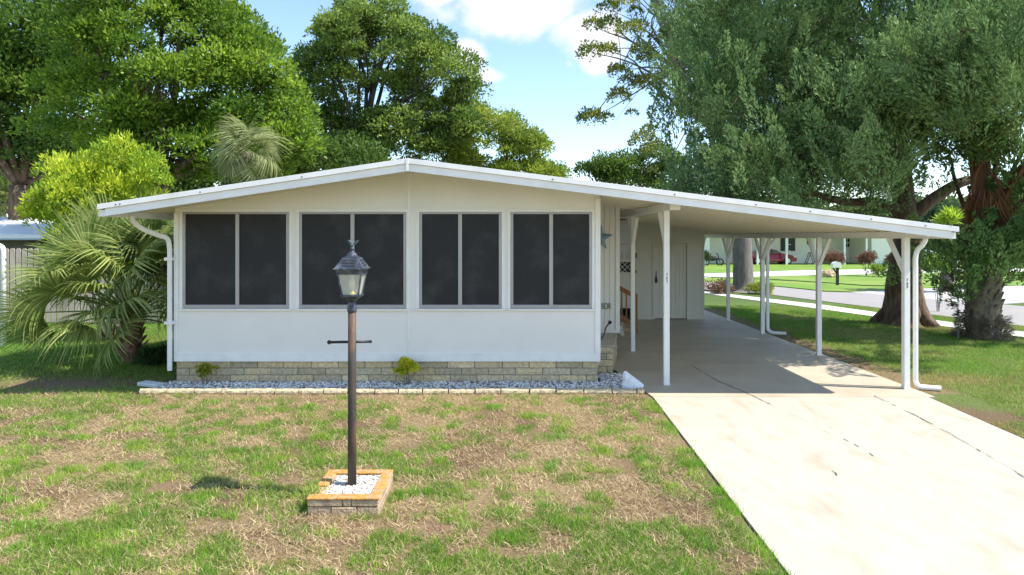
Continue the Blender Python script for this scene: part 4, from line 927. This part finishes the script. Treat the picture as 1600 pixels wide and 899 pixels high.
b = MB(); b.box(xf(1354,HY+4), xf(1359,HY+4), HY+3.9, HY+3.98, .4, 2.4); b.build('doorway', m_dark, fh)
b = MB()
for i in range(4): b.box(hx(1318), hx(1338), HY+2.2+i*.3, HY+4, i*.17, (i+1)*.17-.003)
b.build('steps', m_walk, fh)
b = MB(); 
for s_ in (hx(1318), hx(1338)): b.bar((s_,HY+2.3,.9), (s_,HY+3.9,1.5), .05, .05); b.bar((s_,HY+2.3,0), (s_,HY+2.3,.9), .04,.04); b.bar((s_,HY+3,.1), (s_,HY+3,1.2), .04,.04)
b.build('handrail', m_farwhite, fh)
# red car in the far carport, facing right
cpx0, cpx1 = 1166, 1240; CYc = HY+.9; cx0, cx1 = xf(cpx0, CYc), xf(cpx1, CYc); CL = cx1-cx0
car = empty('parked_car', ((cx0+cx1)/2, CYc, 0), 'dark red sedan parked under the far carport across the street', 'car')
prof = [(0,.38),(.01,.62),(.03,.82),(.10,.90),(.16,.93),(.25,1.22),(.34,1.34),(.46,1.37),(.56,1.30),(.70,.97),(.84,.86),(.95,.74),(.99,.58),(1,.38),(.97,.26),(.03,.26)]
b = MB(); pts_ = [(cx0+u*CL, z) for u, z in prof]; n = len(pts_)
ins = [.0 if z < .9 else .16 for u, z in prof]
vs = [(x, CYc-.82+i_, z) for (x, z), i_ in zip(pts_, ins)]+[(x, CYc+.82-i_, z) for (x, z), i_ in zip(pts_, ins)]
b.add(vs, [tuple(range(n)), tuple(range(2*n-1, n-1, -1))]+[(i, i+n, (i+1)%n+n, (i+1)%n) for i in range(n)]); b.build('body', m_red, car, bevel=.04)
wp = [(.22,.95),(.28,1.2),(.35,1.29),(.46,1.32),(.54,1.26),(.66,.98)]
b = MB()
for sgn in (-1, 1): 
    Yw = CYc+sgn*.70
    b.prism([(cx0+u*CL, z) for u, z in wp[:4]]+[(cx0+.46*CL,.96)], Yw-.012-.10*(sgn<0)+.0, Yw+.012+.10*(sgn>0)); b.prism([(cx0+.475*CL,.96),(cx0+.475*CL,1.31),(cx0+.54*CL,1.26),(cx0+.66*CL,.97)], Yw-.112*(sgn<0)-.0, Yw+.112*(sgn>0)+.0)
b.build('side_window', m_carglass, car)
for u in (.18, .80):
    for sgn in (-1, 1):
        wx = cx0+u*CL; wh = empty('wheel', (0,0,0), None, None); wh.parent = car
        b = MB(); b.tube([(wx,CYc+sgn*.86,.33),(wx,CYc+sgn*.64,.33)], .33, 20); bpy.data.objects.remove(wh)
        ty = b.build('wheel', m_rubber, car); b = MB(); b.tube([(wx,CYc+sgn*.875,.33),(wx,CYc+sgn*.85,.33)], .22, 12); b.build('rim', m_rim, ty)
b = MB(); b.box(cx1-.30, cx1-.10, CYc-.83, CYc-.6, .62, .72); b.build('headlight', m_rim, car)
for px, lab, yb_ in ((1303,'round purplish clipped shrub behind the mailbox',403), (1354,'round purplish clipped shrub right of the mailbox by the far steps',402), (1398,'round purplish clipped shrub partly behind the cedar trunk',403)):
    YS = 42 if px < 1390 else 44
    t = shrub('clipped_shrub', lab, px, yb_+3, YS, 14, 8.5, 46, 70, .11, .05, (.13,.065,.05), (.24,.14,.085), .22, seed=px, group='round clipped shrubs across the street')
shrub('garden_shrub', 'loose leafy green shrub beside the purplish clipped shrubs', 1373, 424, 41, 13, 9, 18, 45, .14, .05, (.12,.20,.02), (.24,.32,.04), .22, seed=44)
mb = empty('mailbox', (gnd(1308.5,446).x, gnd(1308.5,446).y, 0), 'white mailbox on a dark wooden post across the street', 'mailbox')
mp_ = gnd(1308.5, 446.5); b = MB(); b.box(mp_.x-.06, mp_.x+.06, mp_.y-.05, mp_.y+.05, -.05, .9); b.bar((mp_.x,mp_.y,.55),(mp_.x-.2,mp_.y,.85),.06,.06); b.build('post', m_shutter, mb)
b = MB(); mz = .9; n = 8
prof2 = [(-.13,0),(.13,0)]+[(.13*math.cos(i*math.pi/n), .13+.13*math.sin(i*math.pi/n)) for i in range(n+1)]
b.prism([(mp_.x-.06+x*1.7, mz+z*1.1) for x, z in prof2], mp_.y-.12, mp_.y+.12); b.build('letter_box', m_farwhite, mb)
rk = MB(); p = gnd(1293,434); rk.blob((p.x,p.y,.1), (.5,.3,.38), 9, 6, .2); tag(rk.build('boulder', m_stone), 'grey boulder on the lawn left of the mailbox', 'boulder')
bk = empty('step_ladder', (xf(1266,59), 59, 0), 'small dark folding frame standing at the far house wall', 'ladder'); c0 = xf(1266,59)
for sg in (-1, 1):
    b = MB()
    for dy in (-.2, .2): b.tube([(c0+sg*.42,59+dy,0),(c0+sg*.04,59+dy,1.05)], .03, 5)
    for q in (.25, .5, .75): b.tube([(c0+sg*(.42-.36*q),58.8,q*1.05),(c0+sg*(.42-.36*q),59.2,q*1.05)], .02, 5)
    b.build('leg_frame', m_shutter, bk)
b = MB(); b.box(c0-.08,c0+.08,58.76,59.24,1.05,1.09); b.build('top_step', m_shutter, bk)
shrub('potted_plant', 'dark leafy plants by the white panel of the far house', 1104, 403, 57, 7, 9, 14, 50, .2, .06, (.02,.04,.02), (.06,.09,.03), .25, seed=50)
b = MB(); c0 = xf(1114,58)
mc = empty('motorcycle', (c0,58,0), 'dark motorcycle parked at the left end of the far house', 'motorcycle')
for dx in (-.6,.6):
    q = MB(); q.tube([(c0+dx+.28*math.cos(t*math.pi/8),58,.3+.28*math.sin(t*math.pi/8)) for t in range(17)], .06, 6); q.build('wheel', m_rubber, mc)
b.blob((c0,58,.6),(.45,.15,.22),8,5,.1); b.tube([(c0+.6,58,.3),(c0+.4,58,1.0),(c0+.25,58,1.05)],.04,5); b.tube([(c0-.6,58,.35),(c0-.2,58,.75)],.08,5); b.build('body', m_shutter, mc)
# white building and trees beyond on the right
wb_ = empty('white_building', (38, 66, 0), 'low white building seen between the cedar and palm trunks', 'building')
b = MB(); b.box(xf(1436,62), xf(1720,62), 62, 74, 0, 2.4); b.build('wall', m_farwhite, wb_); b = MB(); b.prism([(xf(1432,62),2.4),(xf(1730,62),2.4),(xf(1730,62),2.7),(xf(1570,62),4.4),(xf(1432,62),2.9)], 61.6, 74.5); b.build('roof', mat('grey_roof', (.42,.45,.42), .8), wb_)
b = MB(); b.box(xf(1470,62), xf(1500,62), 61.9, 61.97, .5, .9); b.box(xf(1590,62), xf(1600,62), 61.9, 61.97, .2, 2.0); b.build('window', m_shutter, wb_)
tree('street_tree', 'dark small tree between the cedar trunk and thick palm trunk', 'tree', xf(1480,30), 30, .30, [E(1478,375,30,38,22), E(1470,350,30,45,20)], 40, .5, 260, .12, .07, (.03,.065,.03), (.07,.12,.05), 1.7, bark=m_barkgrey, seed=61, nl=8)
for j, (px, YY, r, h, lab) in enumerate([(1130,84,160,120,'distant tree behind the left part of the far house'),(1290,90,150,110,'distant tree behind the middle of the far house'),(1450,86,130,110,'distant tree behind the right end of the far house'),(1600,80,150,130,'distant tree behind the white building at the right edge')]):
    tree('distant_tree', lab, 'tree', xf(px,YY), YY, .4, [E(px,352,YY,r*.5,h*.3), E(px-40,345,YY,r*.4,h*.25), E(px+45,350,YY,r*.4,h*.25)], 70, 1.6, 220, .45, .26, (.05,.09,.03), (.12,.17,.05), 2.5, seed=70+j, nl=6, group='distant trees behind the far houses')

# ---------------------------------------------------------------- left neighbour
nb = empty('neighbour_house', (-22, 27, 0), 'white roofed neighbour house at the left edge behind the picket fence', 'house')
NY = 25.0; nx1 = xf(62, NY)
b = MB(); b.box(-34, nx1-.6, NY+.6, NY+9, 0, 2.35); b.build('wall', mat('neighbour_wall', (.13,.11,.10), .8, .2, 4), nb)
b = MB(); b.add([(-36,NY,2.33),(nx1+.1,NY,2.33),(nx1+.1,NY,2.50),(-36,NY,2.50),(-36,NY+4.5,3.28),(nx1-1.2,NY+4.5,3.28),(nx1+.1,NY+9.5,2.5),(-36,NY+9.5,2.5),(nx1+.1,NY+9.5,2.33),(-36,NY+9.5,2.33)],
 [(0,1,2,3),(3,2,5,4),(4,5,6,7),(1,8,6,2),(2,6,5),(0,9,8,1),(7,6,8,9),(0,3,4,7,9)]); b.build('roof', m_farwhite, nb)
b = MB(); b.box(-36, nx1+.05, NY-.03, NY-.005, 2.30, 2.36); b.build('gutter', mat('gutter_grey', (.35,.42,.46), .4), nb)
fe = empty('picket_fence', (-12, 19, 0), 'weathered wooden picket fence behind the fan palm', 'fence')
b = MB(); x = xf(6,19)
while x < xf(262,19):
    h = 2.08+random.uniform(-.02,.02); w_ = .13; y0 = 19+random.uniform(-.006,.006)
    b.prism([(x,.03),(x+w_,.03),(x+w_,h-.04),(x+w_-.03,h),(x+.03,h),(x,h-.04)], y0, y0+.02); x += .165
b.build('picket_panel', m_fence, fe); b = MB()
for z in (.4, 1.7): b.box(xf(4,19), xf(262,19), 19.03, 19.07, z, z+.09)
b.build('rail', m_fence, fe)
b = MB(); Yp = 15.0; xq = xf(5, Yp)
b.tube([(xq,Yp,0),(xq,Yp,2.1)]+[(xq-.12+.12*math.cos(t*math.pi/8), Yp, 2.1+.12*math.sin(t*math.pi/8)) for t in range(1,9)]+[(xq-.24,Yp,1.0)], .055, 10)
tag(b.build('vent_pipe', m_trim, smooth=True), 'white bent pipe standing at the left edge before the fence', 'pipe')
